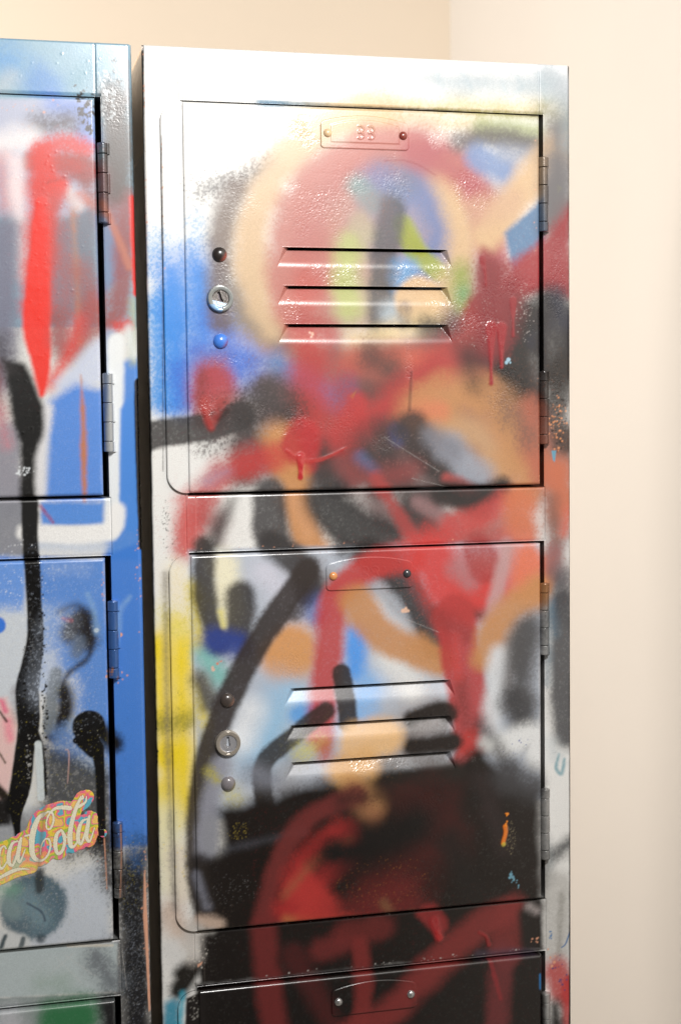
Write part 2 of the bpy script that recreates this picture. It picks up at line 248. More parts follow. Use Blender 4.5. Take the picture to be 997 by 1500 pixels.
('s',(205,205,218),[(78.5,-356.6,11.5),(102.4,-386.3,11.63),(82.5,-414.2,11.58)],16.29,0.8,0.25,0,1),
('s',(222,203,65),[(27.9,-364.1,4.71),(31,-402.1,4.73)],10.36,0.8,0.4,0,1),
('s',(222,203,65),[(29.5,-430.5,5.22),(33.7,-459.3,5.24)],11.39,0.85,0.4,0,1),
('s',(197,188,74),[(33.5,-468.9,3.82),(31,-502.3,3.83)],11.45,0.6,0.4,0,1),
('s',(120,186,178),[(34.6,-411.8,6.64),(43.8,-426.5,6.67)],10.44,0.85,0.25,0,1),
('s',(52,48,46),[(35,-336.2,7.53),(35.3,-373.9,7.56),(44.2,-402.7,7.61)],5.65,0.92,0.25,0,1),
('s',(48,44,44),[(60,-371.1,10.49),(57.7,-396.2,10.51)],6.67,0.92,0.25,0,1),
('s',(46,66,140),[(41.9,-400.2,9.5),(58.5,-405.8,9.56)],9.5,0.9,0.25,0,1),
('s',(57,60,76),[(30.5,-428.2,6.17),(36.8,-445.2,6.19)],8.54,0.85,0.25,0,1),
('s',(222,213,139),[(45.6,-381.4,2.37),(47.3,-391,2.38)],3.8,0.9,0.25,0,1),
('s',(54,51,51),[(83.6,-337.8,10.54),(102.8,-352.8,10.63),(107.5,-367.3,10.66)],6.71,0.9,0.25,0,1),
('s',(84,104,165),[(107.4,-376.9,7.76),(113.1,-386.8,7.78)],10.67,0.8,0.25,0,1),
('s',(209,151,96),[(94.1,-413.9,21.32)],10.66,0.98,0.25,0,1),
('s',(150,195,228),[(91.8,-438.8,12.62),(81.7,-462.4,12.61),(71.7,-481,12.59)],24.27,0.85,0.25,0,1),
('s',(236,240,244),[(64.9,-451.7,8.67),(57.4,-470.4,8.66)],16.37,0.8,0.25,0,1),
('s',(205,210,225),[(121.8,-401.7,6.84),(116.4,-435.4,6.85)],11.73,0.6,0.25,0,1),
('s',(70,150,235),[(141.6,-402.7,7.88),(140.3,-426.9,7.89)],8.86,0.9,0.25,0,1),
('s',(120,180,240),[(151.2,-437.3,10.9),(135.7,-475.6,10.89)],16.85,0.7,0.25,0,1),
('s',(90,160,228),[(98.9,-456.2,6.83),(116.2,-452.4,6.86)],7.8,0.85,0.25,0,1),
('s',(228,228,225),[(166.5,-421,10.94),(181.5,-439,11.02)],14.92,0.8,0.25,0,1),
('s',(40,35,35),[(152.2,-345.9,11.79),(177.1,-365.3,11.92),(202.2,-410.5,12.07)],6.88,0.92,0.25,0,1),
('s',(48,44,44),[(132.4,-341.8,6.83),(162.2,-345.3,6.9)],9.75,0.85,0.25,0,1),
('s',(205,208,214),[(154.3,-383.8,8.39),(171.7,-401.7,8.46)],11.84,0.9,0.25,0,1),
('s',(184,59,57),[(182.3,-349.8,10.43),(152.1,-353.6,10.32),(131.1,-369.3,10.26),(123.9,-387.3,10.26),(120.6,-416.2,10.27),(117.3,-440.3,10.29),(114.9,-471.8,10.31)],7.45,0.9,0.25,0,1),
('s',(191,135,84),[(141.9,-378.4,11.79),(161.6,-403.6,11.9),(202.1,-422.9,12.09)],8.84,0.9,0.25,0,1),
('s',(200,61,58),[(197.5,-348.9,18.97),(207.6,-371.4,19.08),(223,-379.4,19.2)],14.98,0.95,0.25,0,1),
('s',(200,61,58),[(243.7,-372.8,12.2),(228.1,-382.1,12.15)],12.2,0.95,0.25,0,1),
('s',(165,121,125),[(216.9,-357,7.04),(225.6,-367.1,7.07)],12.07,0.7,0.25,0,1),
('s',(157,48,48),[(233.5,-346.7,12.13),(238.6,-357.8,12.16)],5.05,0.7,0.25,0,1),
('s',(186,151,151),[(255.4,-343.5,5.6),(247.9,-368,5.6),(241.5,-395,5.6)],6.11,0.85,0.25,0,1),
('s',(217,115,82),[(270,-351.5,11.26),(269.9,-373.9,11.29)],10.24,0.9,0.25,0,1),
('s',(76,38,36),[(202.3,-388.3,5.02),(233.2,-392.2,5.08)],8.03,0.7,0.25,0,1),
('s',(176,56,55),[(213.6,-391.3,15.63),(218.5,-421.2,15.7),(226.6,-461.5,15.81),(227.5,-479,15.84)],5.04,0.93,0.25,0,1),
('s',(141,47,47),[(202.3,-393.3,7.03),(222.8,-406.6,7.09)],9.04,0.6,0.25,0,1),
('s',(184,59,55),[(226.4,-481.5,8.69),(215.8,-510.8,8.68),(208.3,-547.9,8.69)],5.11,0.9,0.25,0,1),
('s',(191,135,84),[(237.2,-422.2,11.22),(246.2,-400.2,11.23),(277.9,-376.7,11.32)],10.2,0.92,0.25,0,1),
('s',(210,214,218),[(246.6,-422.7,7.67),(241.1,-472.4,7.7),(244.2,-487.7,7.72)],9.21,0.9,0.25,0,1),
('s',(68,68,70),[(269.8,-403.8,12.35),(263.3,-448.6,12.38),(266.9,-479.1,12.43)],14.41,0.92,0.25,0,1),
('s',(56,56,59),[(256.4,-453.3,8.24),(272.2,-484.5,8.31)],12.35,0.8,0.25,0,1),
('s',(226,228,228),[(251,-488.1,10.31),(274.8,-482.1,10.39),(277.4,-497.5,10.41)],10.31,0.95,0.4,0,1),
('d',(40,70,150),(261.5,-491.3,13.5,8.3),10,0.31,0.72,0,0.8),
('s',(52,44,41),[(106.7,-355.3,9.19),(87.8,-380.9,9.16),(68.1,-408.7,9.12),(50.7,-441.2,9.09),(37.2,-473.9,9.08),(30,-507,9.09),(27.3,-545.3,9.12),(31.3,-589.2,9.17)],4.36,0.95,0.25,0,1),
('s',(52,44,41),[(97.5,-386.1,4.35),(110,-367.4,4.37)],6.77,0.8,0.25,0,1),
('s',(49,43,41),[(130.3,-428.8,6.88),(133.1,-446.1,6.9),(134.9,-464.7,6.92)],2.46,0.95,0.25,0,1),
('s',(48,43,40),[(118.1,-454.9,6.87),(96.2,-470.6,6.83),(75.5,-487.1,6.79),(72.8,-505.3,6.8),(78.7,-532.5,6.83)],2.94,0.92,0.25,0,1),
('s',(126,91,73),[(88.3,-414.5,0.05),(101.7,-429.7,0.05)],0.48,0.01,0.25,0,1),
('s',(208,203,120),[(101,-483,5.87),(115.8,-479.1,5.9)],9.78,0.6,0.5,0,1),
('s',(185,78,74),[(117.8,-481.7,5.9),(118.7,-486.7,5.91)],7.87,0.7,0.25,0,1),
('s',(207,199,119),[(49.5,-508.4,6.74),(54.3,-513.6,6.76)],9.63,0.5,0.5,0,1),
('s',(146,148,160),[(43.7,-488.7,7.2),(35.5,-517,7.2),(32,-550.5,7.21)],6.72,0.9,0.25,0,1),
('s',(177,168,72),[(36,-492.1,3.83),(40.6,-498.2,3.84)],6.7,0.7,0.5,0,1),
('s',(130,134,146),[(66.7,-495.2,6.78),(81.1,-501.1,6.81)],11.62,0.7,0.25,0,1),
('p',(20,12,8),[(40.3,-518.4),(81,-510.8),(120.5,-502.9),(160.6,-498.9),(211.8,-499.5),(232.6,-486.9),(253.5,-508.5),(280,-520.5),(280.8,-612.8),(25.2,-607.1),(31.6,-574.7),(42.6,-546.6)],11.54,1,0.15,0),
('p',(20,12,8),[(24.8,-553.8),(80.5,-540),(79.5,-609),(25.3,-604.2)],10.56,1,0.25,0),
('s',(73,75,83),[(42.6,-548.5,2.41),(80.5,-542.9,2.44),(100.2,-539.1,2.46)],6.76,0.55,0.25,0,1),
('s',(140,142,150),[(35.3,-526.6,5.28),(35,-545.9,5.29)],5.76,0.9,0.25,0,1),
('s',(36,30,27),[(27.2,-554.9,6.72),(31.3,-589.2,6.76)],6.72,0.85,0.25,0,1),
('s',(120,122,134),[(26,-564.5,2.88),(31.4,-586.8,2.9)],5.77,0.8,0.25,0,1),
('s',(193,170,153),[(27.3,-596.1,4.34),(39.7,-600.7,4.36)],5.79,0.9,0.25,0,1),
('s',(32,25,22),[(181.3,-463.7,6.03),(201.8,-459,6.07),(209.5,-462.9,6.08)],5.02,1,0.25,0,1),
('s',(32,25,22),[(181.1,-484.5,7.04),(211.9,-483,7.12)],6.04,1,0.25,0,1),
('s',(28,24,20),[(168.1,-508.4,8.03),(211.7,-504.5,8.15)],7.03,1,0.25,0,1),
('s',(72,70,70),[(168.5,-472.8,4),(206.8,-472.2,4.06)],8.01,0.6,0.25,0,1),
('s',(72,70,70),[(160.6,-495.9,4),(201.5,-494.8,4.06)],8,0.6,0.25,0,1),
('s',(40,36,36),[(232.7,-471.9,6.65),(252.5,-503.4,6.72),(255.6,-518.7,6.73)],10.23,0.7,0.25,0,1),
('s',(231,188,134),[(140.7,-478.3,13.88),(160.8,-476.2,13.98)],8.93,0.92,0.25,0,1),
('s',(220,171,109),[(130.5,-497.3,10.89),(145.5,-495.9,10.95)],10.89,0.9,0.25,0,1),
('s',(190,141,91),[(137.8,-510.1,8.95),(152.8,-523.6,9)],9.94,0.85,0.25,0,1),
('s',(144,93,65),[(152.7,-531,8.01),(140.2,-517.7,7.96)],11.01,0.6,0.25,0,1),
('s',(46,32,27),[(160.5,-511.8,5.01),(180.7,-518.2,5.05)],10.02,0.6,0.25,0,1),
('s',(64,64,67),[(253.5,-508.5,12.41),(269.4,-519.7,12.49)],13.44,0.8,0.25,0,1),
('s',(52,40,41),[(232.5,-512,6.16),(250.6,-564,6.23)],12.33,0.5,0.25,0,1),
('s',(214,216,214),[(235.3,-484.6,4.61),(238.9,-487.3,4.62)],7.18,0.6,0.25,0,1),
('s',(111,44,42),[(140.3,-516.7,7.47),(119.2,-523.5,7.42),(92.8,-542,7.36),(78.5,-574,7.35),(71.6,-608.2,7.36),(75,-642.6,7.4),(83.2,-688.1,7.45)],6.97,0.88,0.25,0,1),
('s',(48,24,20),[(130.2,-519.4,6.95),(160.4,-519.2,7.02),(185.7,-533.6,7.09)],11.91,0.7,0.25,0,1),
('s',(166,44,43),[(124.8,-551,15.9),(104.7,-571.5,15.82),(94.4,-595.2,15.8)],12.92,0.95,0.25,0,1),
('s',(179,53,49),[(99.6,-580.9,11.86),(114.3,-597,11.94),(104.3,-601,11.9)],9.88,0.8,0.25,0,1),
('s',(144,91,61),[(134.9,-549.4,2.99),(109.8,-562,2.97),(87.2,-584.6,2.95)],7.98,0.6,0.25,0,1),
('s',(73,22,20),[(190.9,-529,18.26),(201,-554.8,18.37),(159.7,-581.3,18.16),(180.2,-573.1,18.27)],30.43,0.7,0.25,0,1),
('s',(103,32,31),[(175,-587.7,11.16),(139.3,-601.9,11.04),(180,-598.2,11.2)],20.3,0.8,0.25,0,1),
('s',(17,12,11),[(122.2,-558.2,12.92),(160.1,-551.4,13.08),(185.7,-538.6,13.18)],19.87,1,0.25,0,1),
('s',(24,19,17),[(208.8,-555.5,9.21),(226.7,-597.5,9.31)],12.28,0.8,0.25,0,1),
('s',(168,98,59),[(89.4,-602.1,4.44),(119,-613.4,4.49),(151.7,-618.6,4.55),(179.9,-610.8,4.59)],6.91,0.85,0.25,0,1),
('s',(174,56,46),[(99.3,-603,4.95),(159.4,-612.3,5.06)],6.93,0.7,0.25,0,1),
('s',(136,100,65),[(159.6,-596.3,2.53),(169.6,-612.3,2.54)],6.06,0.5,0.25,0,1),
('d',(180,120,60),(159.7,-581.3,35.3,20.2),160,0.15,0.4,0,0.45),
('s',(225,122,43),[(251.2,-547.8,1.56),(251.7,-551.9,1.56),(249.6,-559.9,1.56)],1.04,0.95,0,0.2,1),
('d',(236,140,40),(252.3,-542.8,1.6,5.2),7,0.52,1.04,0.2,0.95),
('s',(206,189,74),[(250.1,-560.9,1.56)],1.56,0.8,0.25,0,1),
('d',(150,140,110),(255.9,-556.8,4.2,12.5),90,0.16,0.36,0,0.6),
('d',(110,160,180),(255.8,-585.9,3.1,5.2),14,0.42,1.25,0,0.95),
('d',(110,160,180),(261.1,-591.9,1.6,4.7),6,0.42,0.84,0,0.9),
('d',(170,150,60),(55.3,-535.5,7.7,6.8),60,0.15,0.39,0,0.6),
('d',(150,150,150),(50.8,-576.4,19.4,11.7),90,0.15,0.29,0,0.4),
('p',(19,12,9),[(26.2,-604.3),(281.4,-605.1),(282.3,-644.9),(26.5,-644.3)],3.86,1,0.1,0),
('p',(17,11,9),[(23.1,-642),(281.3,-642.7),(282.1,-716.6),(22.2,-690.8)],3.87,1,0.1,0),
('s',(195,190,184),[(22.4,-602.9,5.78),(23,-622.4,5.8)],8.68,0.9,0.25,0,1),
('s',(209,206,200),[(26.2,-605.7,1.93),(35.8,-605.2,1.94)],5.79,0.7,0.25,0,1),
('d',(210,205,195),(25.9,-620.3,7.7,12.6),50,0.24,0.77,0,0.7),
('p',(216,161,133),[(25.3,-629),(29.2,-627),(28.7,-628.9),(25.7,-631)],0.73,0.95,0.25,0),
('s',(111,40,39),[(72.7,-605.4,9.32),(74.1,-637.5,9.36),(80.2,-687.8,9.43)],7.85,0.85,0.25,0,1),
('s',(105,38,36),[(131.5,-618.6,9.03),(159.4,-616.3,9.11)],10.03,0.8,0.25,0,1),
('s',(109,40,39),[(113.8,-627.8,7.98),(128.9,-625.8,8.02)],8.98,0.8,0.25,0,1),
('s',(124,43,41),[(142.5,-627.2,6.55),(143.7,-654.9,6.57),(139.1,-699.7,6.59)],6.05,0.85,0.25,0,1),
('s',(80,28,28),[(93.9,-629.7,8.43),(113.3,-666.6,8.52),(128,-698.4,8.59)],9.91,0.7,0.25,0,1),
('s',(80,28,28),[(200.3,-638.1,5.15),(171.7,-662.9,5.11),(148.3,-700.8,5.09)],9.26,0.6,0.25,0,1),
('s',(140,43,43),[(192.3,-606.9,7.16),(202,-618,7.19)],5.12,0.85,0.25,0,1),
('s',(154,44,46),[(198.4,-615.1,3.08),(202,-627.6,3.09)],3.08,0.9,0,0.3,1),
('s',(128,47,45),[(255.7,-610.4,10.98),(226.5,-625.5,10.89),(195,-650.2,10.8),(163.9,-674.7,10.71),(128.1,-693.4,10.6)],10.46,0.85,0.25,0,1),
('s',(131,47,45),[(255.7,-615.5,11.51),(252.9,-640.9,11.53)],9.42,0.7,0.25,0,1),
('s',(113,46,48),[(250.2,-643.2,8.9),(246.4,-671,8.92),(242.9,-711.9,8.94)],8.38,0.8,0.25,0,1),
('s',(149,42,47),[(239.6,-647.2,1.57),(247.4,-676.3,1.57)],2.09,0.6,0.25,0,1),
('s',(24,19,17),[(269,-616.8,5.26),(271.6,-635,5.27)],7.36,1,0.25,0,1),
('s',(169,160,158),[(271.7,-610.9,2.63),(277.1,-614.5,2.63)],6.31,0.8,0.25,0,1),
('d',(222,160,128),(275.9,-637,4.2,3.2),6,0.53,1.16,0,0.9),
('s',(72,59,76),[(231.7,-642.8,2.08),(274.3,-645.1,2.11)],5.2,0.7,0.25,0,1),
('s',(40,120,180),[(278.5,-661.6,1.06),(278.5,-671.9,1.06)],1.59,0.9,0.25,0,1),
('s',(60,170,195),[(14.9,-648.4,1.93),(11.6,-670,1.93)],3.86,0.8,0.25,0,1),
('p',(25,20,19),[(16.7,-651),(30.3,-646.6),(29.5,-686.8),(15.1,-685.1)],1.93,1,0.1,0),
('d',(180,178,170),(21.9,-658.9,3.9,9.7),40,0.19,0.68,0,0.6),
('p',(135,167,184),[(-159.5,11.5),(-3.6,19.8),(-5.7,-187.3),(-165.7,-187.7)],1.69,1,0.1,0),
('s',(86,135,193),[(-66.5,-26.5,10.56),(-60,-31.5,10.59)],14.96,0.8,0.25,0,1),
('s',(81,144,202),[(-100.8,-9.2,8.67),(-83.6,-15,8.73)],14.74,0.7,0.25,0,1),
('s',(175,184,189),[(-92.8,-32.8,4.36),(-83.9,-23.7,4.37)],10.46,0.6,0.25,0,1),
('s',(99,144,162),[(-44.4,-26.4,6.21),(-35.3,-17.2,6.23)],10.65,0.6,0.25,0,1),
('s',(90,130,148),[(-26.3,-12.4,4.46),(-26.6,-25.7,4.47)],9.81,0.4,0.25,0,1),
('s',(73,67,62),[(-20.1,-34.3,10.75),(-17.5,-61,10.79),(-18.2,-92.4,10.82)],11.65,0.85,0.3,0,1),
('m',(60,54,50),(-20.1,-34.3,11.6,26.9),0.8,0.2),
('s',(135,126,124),[(-10.1,-11.6,1.79),(-10.7,-38.4,1.8)],2.24,0.5,0.25,0,1),
('m',(190,205,215),(-25.6,-21.2,6.3,17.9),0.6,0.4),
('p',(176,180,199),[(-161.2,-42.5),(-34,-38.4),(-33.6,-115.2),(-163.6,-117.8)],2.55,0.95,0.25,0),
('s',(117,144,207),[(-58.1,-42.5,7.07),(-40.4,-46.2,7.12),(-36.4,-61.6,7.14)],9.72,0.8,0.25,0,1),
('s',(83,76,80),[(-67.2,-56,6.62),(-49.5,-53.2,6.66)],13.23,0.8,0.5,0,1),
('s',(226,222,222),[(-102.5,-70.4,6.98),(-74,-65.1,7.05)],11.34,0.85,0.25,0,1),
('m',(66,60,56),(-39.3,-52.8,7.1,23.2),0.95,-0.1),
('s',(135,81,79),[(-41.2,-77.4,4.46),(-37.3,-101.8,4.48)],7.14,0.7,0.4,0,1),
('s',(203,54,41),[(-67.6,-72.4,6.18),(-54.3,-67.6,6.21),(-40.2,-71.6,6.25)],7.95,0.85,0.5,0,1),
('s',(135,79,77),[(-74.4,-80.6,6.17),(-39.1,-81.8,6.26),(-39.2,-89.4,6.26)],5.29,0.9,0.25,0,1),
('s',(144,81,81),[(-72.6,-93.8,6.19),(-45.9,-88.7,6.24)],9.72,0.7,0.25,0,1),
('s',(188,108,108),[(-91.9,-81.1,6.13),(-90.5,-107.5,6.15)],10.52,0.6,0.25,0,1),
('s',(232,214,214),[(-84.5,-80.9,5.71),(-82.1,-120.6,5.74),(-81.1,-151.7,5.76)],9.67,0.85,0.25,0,1),
('s',(114,115,133),[(-91.8,-125.2,10.56),(-94.4,-174.1,10.6),(-97.9,-223.3,10.64)],13.2,0.95,0.25,0,1),
('s',(148,79,75),[(-99.9,-214.4,5.31),(-95.2,-286.4,5.36)],10.62,0.6,0.25,0,1),
('p',(112,116,129),[(-64.4,-120.3),(-32.9,-106.2),(-31,-178.3),(-70.5,-187.5)],8,0.95,0.25,0),
('s',(205,191,191),[(-50.6,-98.6,4.01),(-45.4,-106.5,4.02)],6.24,0.95,0.4,0,1),
('s',(196,118,100),[(-42.6,-99.7,2.68),(-35.2,-106.3,2.69)],5.36,0.7,0.25,0,1),
('s',(114,67,67),[(-59.3,-182.9,8.06),(-53.2,-205.5,8.1),(-34.5,-173.8,8.13)],13.44,0.8,0.25,0,1),
('s',(183,131,93),[(-48.2,-111,1.34),(-46.5,-151.3,1.35),(-45.8,-196.5,1.35)],5.81,0.7,0.25,0,1),
('s',(208,49,36),[(-65.1,-78.1,9.73),(-67.6,-107,9.75),(-70.3,-142.7,9.78),(-72.4,-174,9.8)],8.85,0.95,0.25,0,1),
('s',(176,59,48),[(-54.5,-77.8,5.33),(-45.7,-79.7,5.35)],8.88,0.7,0.25,0,1),
('s',(215,51,36),[(-54.9,-93.3,4.89),(-61.9,-106.9,4.89),(-66.5,-133.7,4.89)],6.23,0.9,0.25,0,1),
('s',(212,58,48),[(-44.6,-182.9,4.5),(-53.2,-205.5,4.5),(-64.8,-223.5,4.49)],8.11,0.8,0.25,0,1),
('s',(181,66,66),[(-34.4,-169.3,5.42),(-43.9,-191.9,5.41)],9.93,0.6,0.25,0,1),
('p',(191,200,220),[(-62.5,-223.5),(-30.4,-191.9),(-30.2,-223.8),(-58.5,-241.7)],7.19,0.85,0.4,0),
('p',(73,131,213),[(-66.5,-237.1),(-49.1,-223.6),(-29.4,-228.3),(-30.2,-304),(-71.7,-302.9)],7.19,0.95,0.2,0),
('s',(214,214,216),[(-68.3,-241.6,4.04),(-72.5,-264.2,4.05),(-75.2,-302.8,4.06)],5.39,0.95,0.4,0,1),
('s',(140,140,150),[(-93.6,-259.3,10.7),(-93.9,-302.3,10.74)],8.92,0.95,0.4,0,1),
('s',(188,129,139),[(-99.3,-241.3,4),(-94.6,-263.8,4.01)],8.88,0.7,0.4,0,1),
('p',(12,11,10),[(-96.6,-207.6),(-80.9,-210.8),(-70.1,-239.8),(-71.5,-259.7),(-76.3,-274.1),(-77,-302.8),(-76.3,-346.2),(-85.3,-345.9),(-85.7,-327.6),(-86.8,-302.5),(-86.7,-264),(-90.5,-241.4)],4.43,1,0.15,0),
('s',(56,51,52),[(-97.2,-196.5,6.19),(-93.4,-216.6,6.21)],9.73,0.6,0.25,0,1),
('s',(12,11,10),[(-89.1,-223.4,4.45),(-85.4,-250.4,4.47)],6.23,1,0.25,0,1),
('s',(229,49,36),[(-67.6,-107,4.43),(-71,-151.6,7.11),(-73.2,-187.5,8.92),(-71.1,-210,6.71),(-70.6,-223.5,3.58),(-71.2,-231.6,1.34)],3.1,0.98,0.05,0.05,1),
('s',(189,115,49),[(-45.4,-219.1,0.45),(-44.6,-241.9,1.36),(-44.8,-269.2,2.27),(-44.8,-287.5,1.82),(-44.7,-303.6,0.46)],3.16,0.9,0.25,0,1),
('d',(220,226,230),(-84,-282.1,6.3,3.6),24,0.22,0.81,0,0.9),
('s',(137,91,95),[(-25.8,-88.1,8.09),(-24.1,-115,8.11),(-17.9,-142,8.15)],8.99,0.85,0.25,0,1),
('p',(107,128,162),[(-33.1,-114.3),(-24.1,-115.9),(-13.6,-151),(-33.5,-169.3)],3.59,0.9,0.25,0),
('s',(140,67,65),[(-12.5,-101.3,6.33),(-17.2,-169.2,6.36),(-28,-187.4,6.35)],7.23,0.85,0.25,0,1),
('s',(181,110,88),[(-28.4,-106.1,2.25),(-18.9,-126.2,2.26),(-11.2,-146.4,2.27)],3.6,0.85,0.25,0,1),
('s',(206,48,42),[(-8.9,-101.2,2.26),(-7.5,-141.8,2.27),(-7.5,-164.5,2.28)],2.26,0.95,0.25,0,1),
('p',(70,130,208),[(-30,-214.6),(-5.2,-205.6),(-3.9,-344.2),(-32.4,-343.2)],4.54,0.97,0.1,0),
('p',(154,174,201),[(-31.2,-187.4),(-20.3,-187.3),(-22,-223.8),(-30.2,-223.8)],4.53,0.9,0.25,0),
('s',(162,172,143),[(-9,-169.1,2.28),(-9.8,-210.1,2.29)],6.38,0.8,0.25,0,1),
('s',(200,57,49),[(-20.3,-186.4,4.09),(-14.3,-185,4.1)],5.46,0.85,0.5,0,1),
('s',(226,230,230),[(-21.4,-196.4,5.46),(-23.3,-242.1,5.48),(-25.5,-297.2,5.51),(-27.4,-324.8,5.52)],3.18,0.95,0.12,0,1),
('s',(214,220,220),[(-13,-187.3,2.28),(-9.7,-205.6,2.29)],5.47,0.8,0.25,0,1),
('p',(70,132,212),[(-19.7,-242.1),(-4.6,-223.9),(-5,-330.2),(-22.3,-320.4)],2.74,0.95,0.1,0),
('p',(70,132,212),[(-72.6,-303.8),(-32,-304.8),(-32.4,-320.1),(-73,-318.8)],3.16,0.95,0.2,0),
('p',(130,132,140),[(-169.3,-301.3),(-85,-303.5),(-85.1,-339),(-170.4,-336)],3.48,0.95,0.3,0),
('s',(190,200,214),[(-78.6,-331.5,4.52),(-33.6,-333.9,4.59)],6.32,0.8,0.25,0,1),
('s',(232,232,230),[(-83.8,-323.1,5.85),(-56.1,-325.8,5.92),(-33.4,-324.6,5.96),(-25.1,-320.3,5.98),(-23,-310.2,5.98)],3.6,0.96,0.12,0,1),
('s',(160,50,60),[(-73.5,-306,0.9),(-65.7,-316.8,0.91)],2.26,0.6,0.25,0,1),
('s',(12,11,10),[(-80.6,-302.7,5.4),(-81.1,-323.2,5.41),(-80.4,-346.1,5.42)],2.25,1,0.15,0,1),
('p',(78,132,208),[(-78,-339.7),(-31.9,-342.3),(-31.2,-474.1),(-80.1,-424.3)],3.62,0.95,0.2,0),
('p',(56,120,206),[(-32.4,-340.9),(-3.2,-330.2),(-3.8,-542.7),(-33.6,-540.2)],3.68,0.97,0.12,0),
('p',(96,146,220),[(-170.4,-336.5),(-83.3,-339.5),(-86.1,-377.9),(-171.6,-374.1)],4.37,0.95,0.3,0),
('p',(200,208,216),[(-171.4,-369.6),(-82.4,-373.5),(-84.2,-442.6),(-173.5,-437.2)],9.64,0.9,0.5,0),
('s',(24,110,215),[(-103.6,-384,5.4)],1.8,0.95,0.1,0,1),
('s',(214,214,212),[(-71.6,-406.3,5.48),(-69.9,-429.6,5.49)],10.04,0.8,0.5,0,1),
('d',(232,236,240),(-88.2,-354.9,22.6,27.1),160,0.18,0.45,0,0.8),
('s',(170,188,214),[(-75.4,-378.4,7.27),(-72,-424.8,7.31)],10.9,0.6,0.5,0,1),
('s',(210,214,216),[(-58.5,-425.6,7.35),(-59.2,-453.5,7.37)],11.03,0.7,0.6,0,1),
('s',(24,20,24),[(-62.7,-376.7,1.83),(-51.8,-372.5,1.83),(-42,-382.2,1.84)],6.39,0.8,0.25,0,1),
('s',(27,22,22),[(-55.8,-390.9,7.79),(-48.4,-381.9,7.8),(-46.9,-395.9,7.82)],8.25,1,0.4,0,1),
('s',(170,30,40),[(-61,-381.4,1.37),(-55.6,-383,1.37)],1.83,0.5,0.6,0,1),
('s',(96,110,130),[(-50.6,-398.1,4.59),(-52.5,-404.9,4.59)],5.51,0.8,0.25,0,1),
('s',(32,28,28),[(-42.3,-393.8,1.84),(-45.3,-408.6,1.84),(-58.3,-418.6,1.84),(-65.4,-432.1,1.83)],3.68,0.85,0.25,0,1),
('s',(24,20,20),[(-62.2,-430,5.97),(-60.7,-444.1,5.98),(-68.4,-459.9,5.97)],6.43,1,0.3,0,1),
('s',(108,116,122),[(-66.4,-418.1,4.12),(-69.6,-434.2,4.12),(-71.9,-455,4.13)],2.75,0.92,0.5,0,1),
('p',(120,150,190),[(-69.3,-459.8),(-56.8,-449),(-31.9,-464.6),(-30.4,-497.8),(-69.7,-476.2)],6.43,0.7,0.5,0),
('p',(51,54,59),[(-75.7,-464.1),(-30.2,-488.3),(-30,-545.2),(-77.4,-531.8)],11,0.9,0.55,0),
('s',(84,120,180),[(-63.9,-462.5,6.44),(-36.8,-473.7,6.52)],11.05,0.6,0.5,0,1),
('p',(150,154,160),[(-175.5,-500.8),(-78.6,-508.2),(-79.9,-559.8),(-177.1,-551.1)],5.32,0.9,0.5,0),
('p',(190,198,208),[(-70.9,-560.6),(-38.4,-546.9),(-31.5,-568.9),(-32.4,-609.6),(-90.2,-606.1)],12.06,0.95,0.45,0),
('s',(40,41,43),[(-38.2,-537.4,6.56),(-34.2,-563.9,6.59)],12.18,0.85,0.6,0,1),
('s',(48,48,48),[(-61.3,-542.6,5.58),(-47.5,-539,5.6)],9.29,0.6,0.6,0,1),
('p',(226,190,186),[(-173.1,-423.6),(-99.1,-432.5),(-91.6,-451.4),(-96,-483.6),(-101.8,-501.8),(-175.4,-496.2)],4.4,0.95,0.3,0),
('s',(225,90,130),[(-102.7,-434.6,1.81),(-100.2,-441.7,1.81)],2.71,0.8,0.25,0,1),
('s',(235,130,150),[(-98.6,-448.7,2.27),(-97.2,-460.3,2.27)],4.54,0.7,0.25,0,1),
('s',(56,40,28),[(-105.5,-439,0.68),(-99.5,-448.6,0.68)],1.36,0.9,0.25,0,1),
('s',(72,56,32),[(-106.2,-466.7,0.68),(-101.2,-476.3,0.68)],1.36,0.9,0.25,0,1),
('s',(120,110,112),[(-91.9,-428.3,3.63),(-90.6,-446.9,3.64)],6.36,0.6,0.25,0,1),
('s',(32,25,16),[(-107.4,-492.1,2.73),(-100.1,-501.9,2.74)],2.73,1,0.25,0,1),
('p',(20,17,16),[(-175.3,-494),(-96.5,-502.2),(-96,-518.6),(-176.2,-521.3)],3.55,1,0.15,0),
('s',(210,214,214),[(-88.3,-465.6,4.11),(-90.6,-516.7,4.13)],7.3,0.8,0.5,0,1),
('s',(128,130,134),[(-91.5,-516.6,5.5),(-88.2,-530.9,5.52)],7.33,0.85,0.5,0,1),
('s',(10,9,9),[(-80.2,-339.6,5.42),(-79.6,-369,4.98),(-79.3,-392,5.45),(-82.5,-412.6,6.82),(-85.6,-428.7,7.74),(-85.3,-451.8,7.3),(-88.5,-470.2,6.39),(-91.8,-493.2,6.86),(-96.6,-506.9,5.03)],1.36,1,0.06,0.25,1),
('s',(10,9,9),[(-91.9,-497.9,5.49),(-94.9,-511.7,3.66),(-94.4,-525.7,1.83),(-94.2,-536.5,2.29)],0.91,1,0,0.35,1),
('s',(10,9,9),[(-84.4,-451.9,2.28),(-79.3,-461.5,2.29),(-77,-480.3,2.29),(-76.6,-499,2.3)],1.83,1,0.1,0.2,1),
('s',(205,214,216),[(-79.4,-465.2,2.29),(-78.8,-480.2,2.29),(-78.5,-501.7,2.3)],0.92,0.95,0.1,0.15,1),
('d',(200,200,196),(-86,-479.7,1.8,22.9),30,0.23,0.64,0.2,0.7),
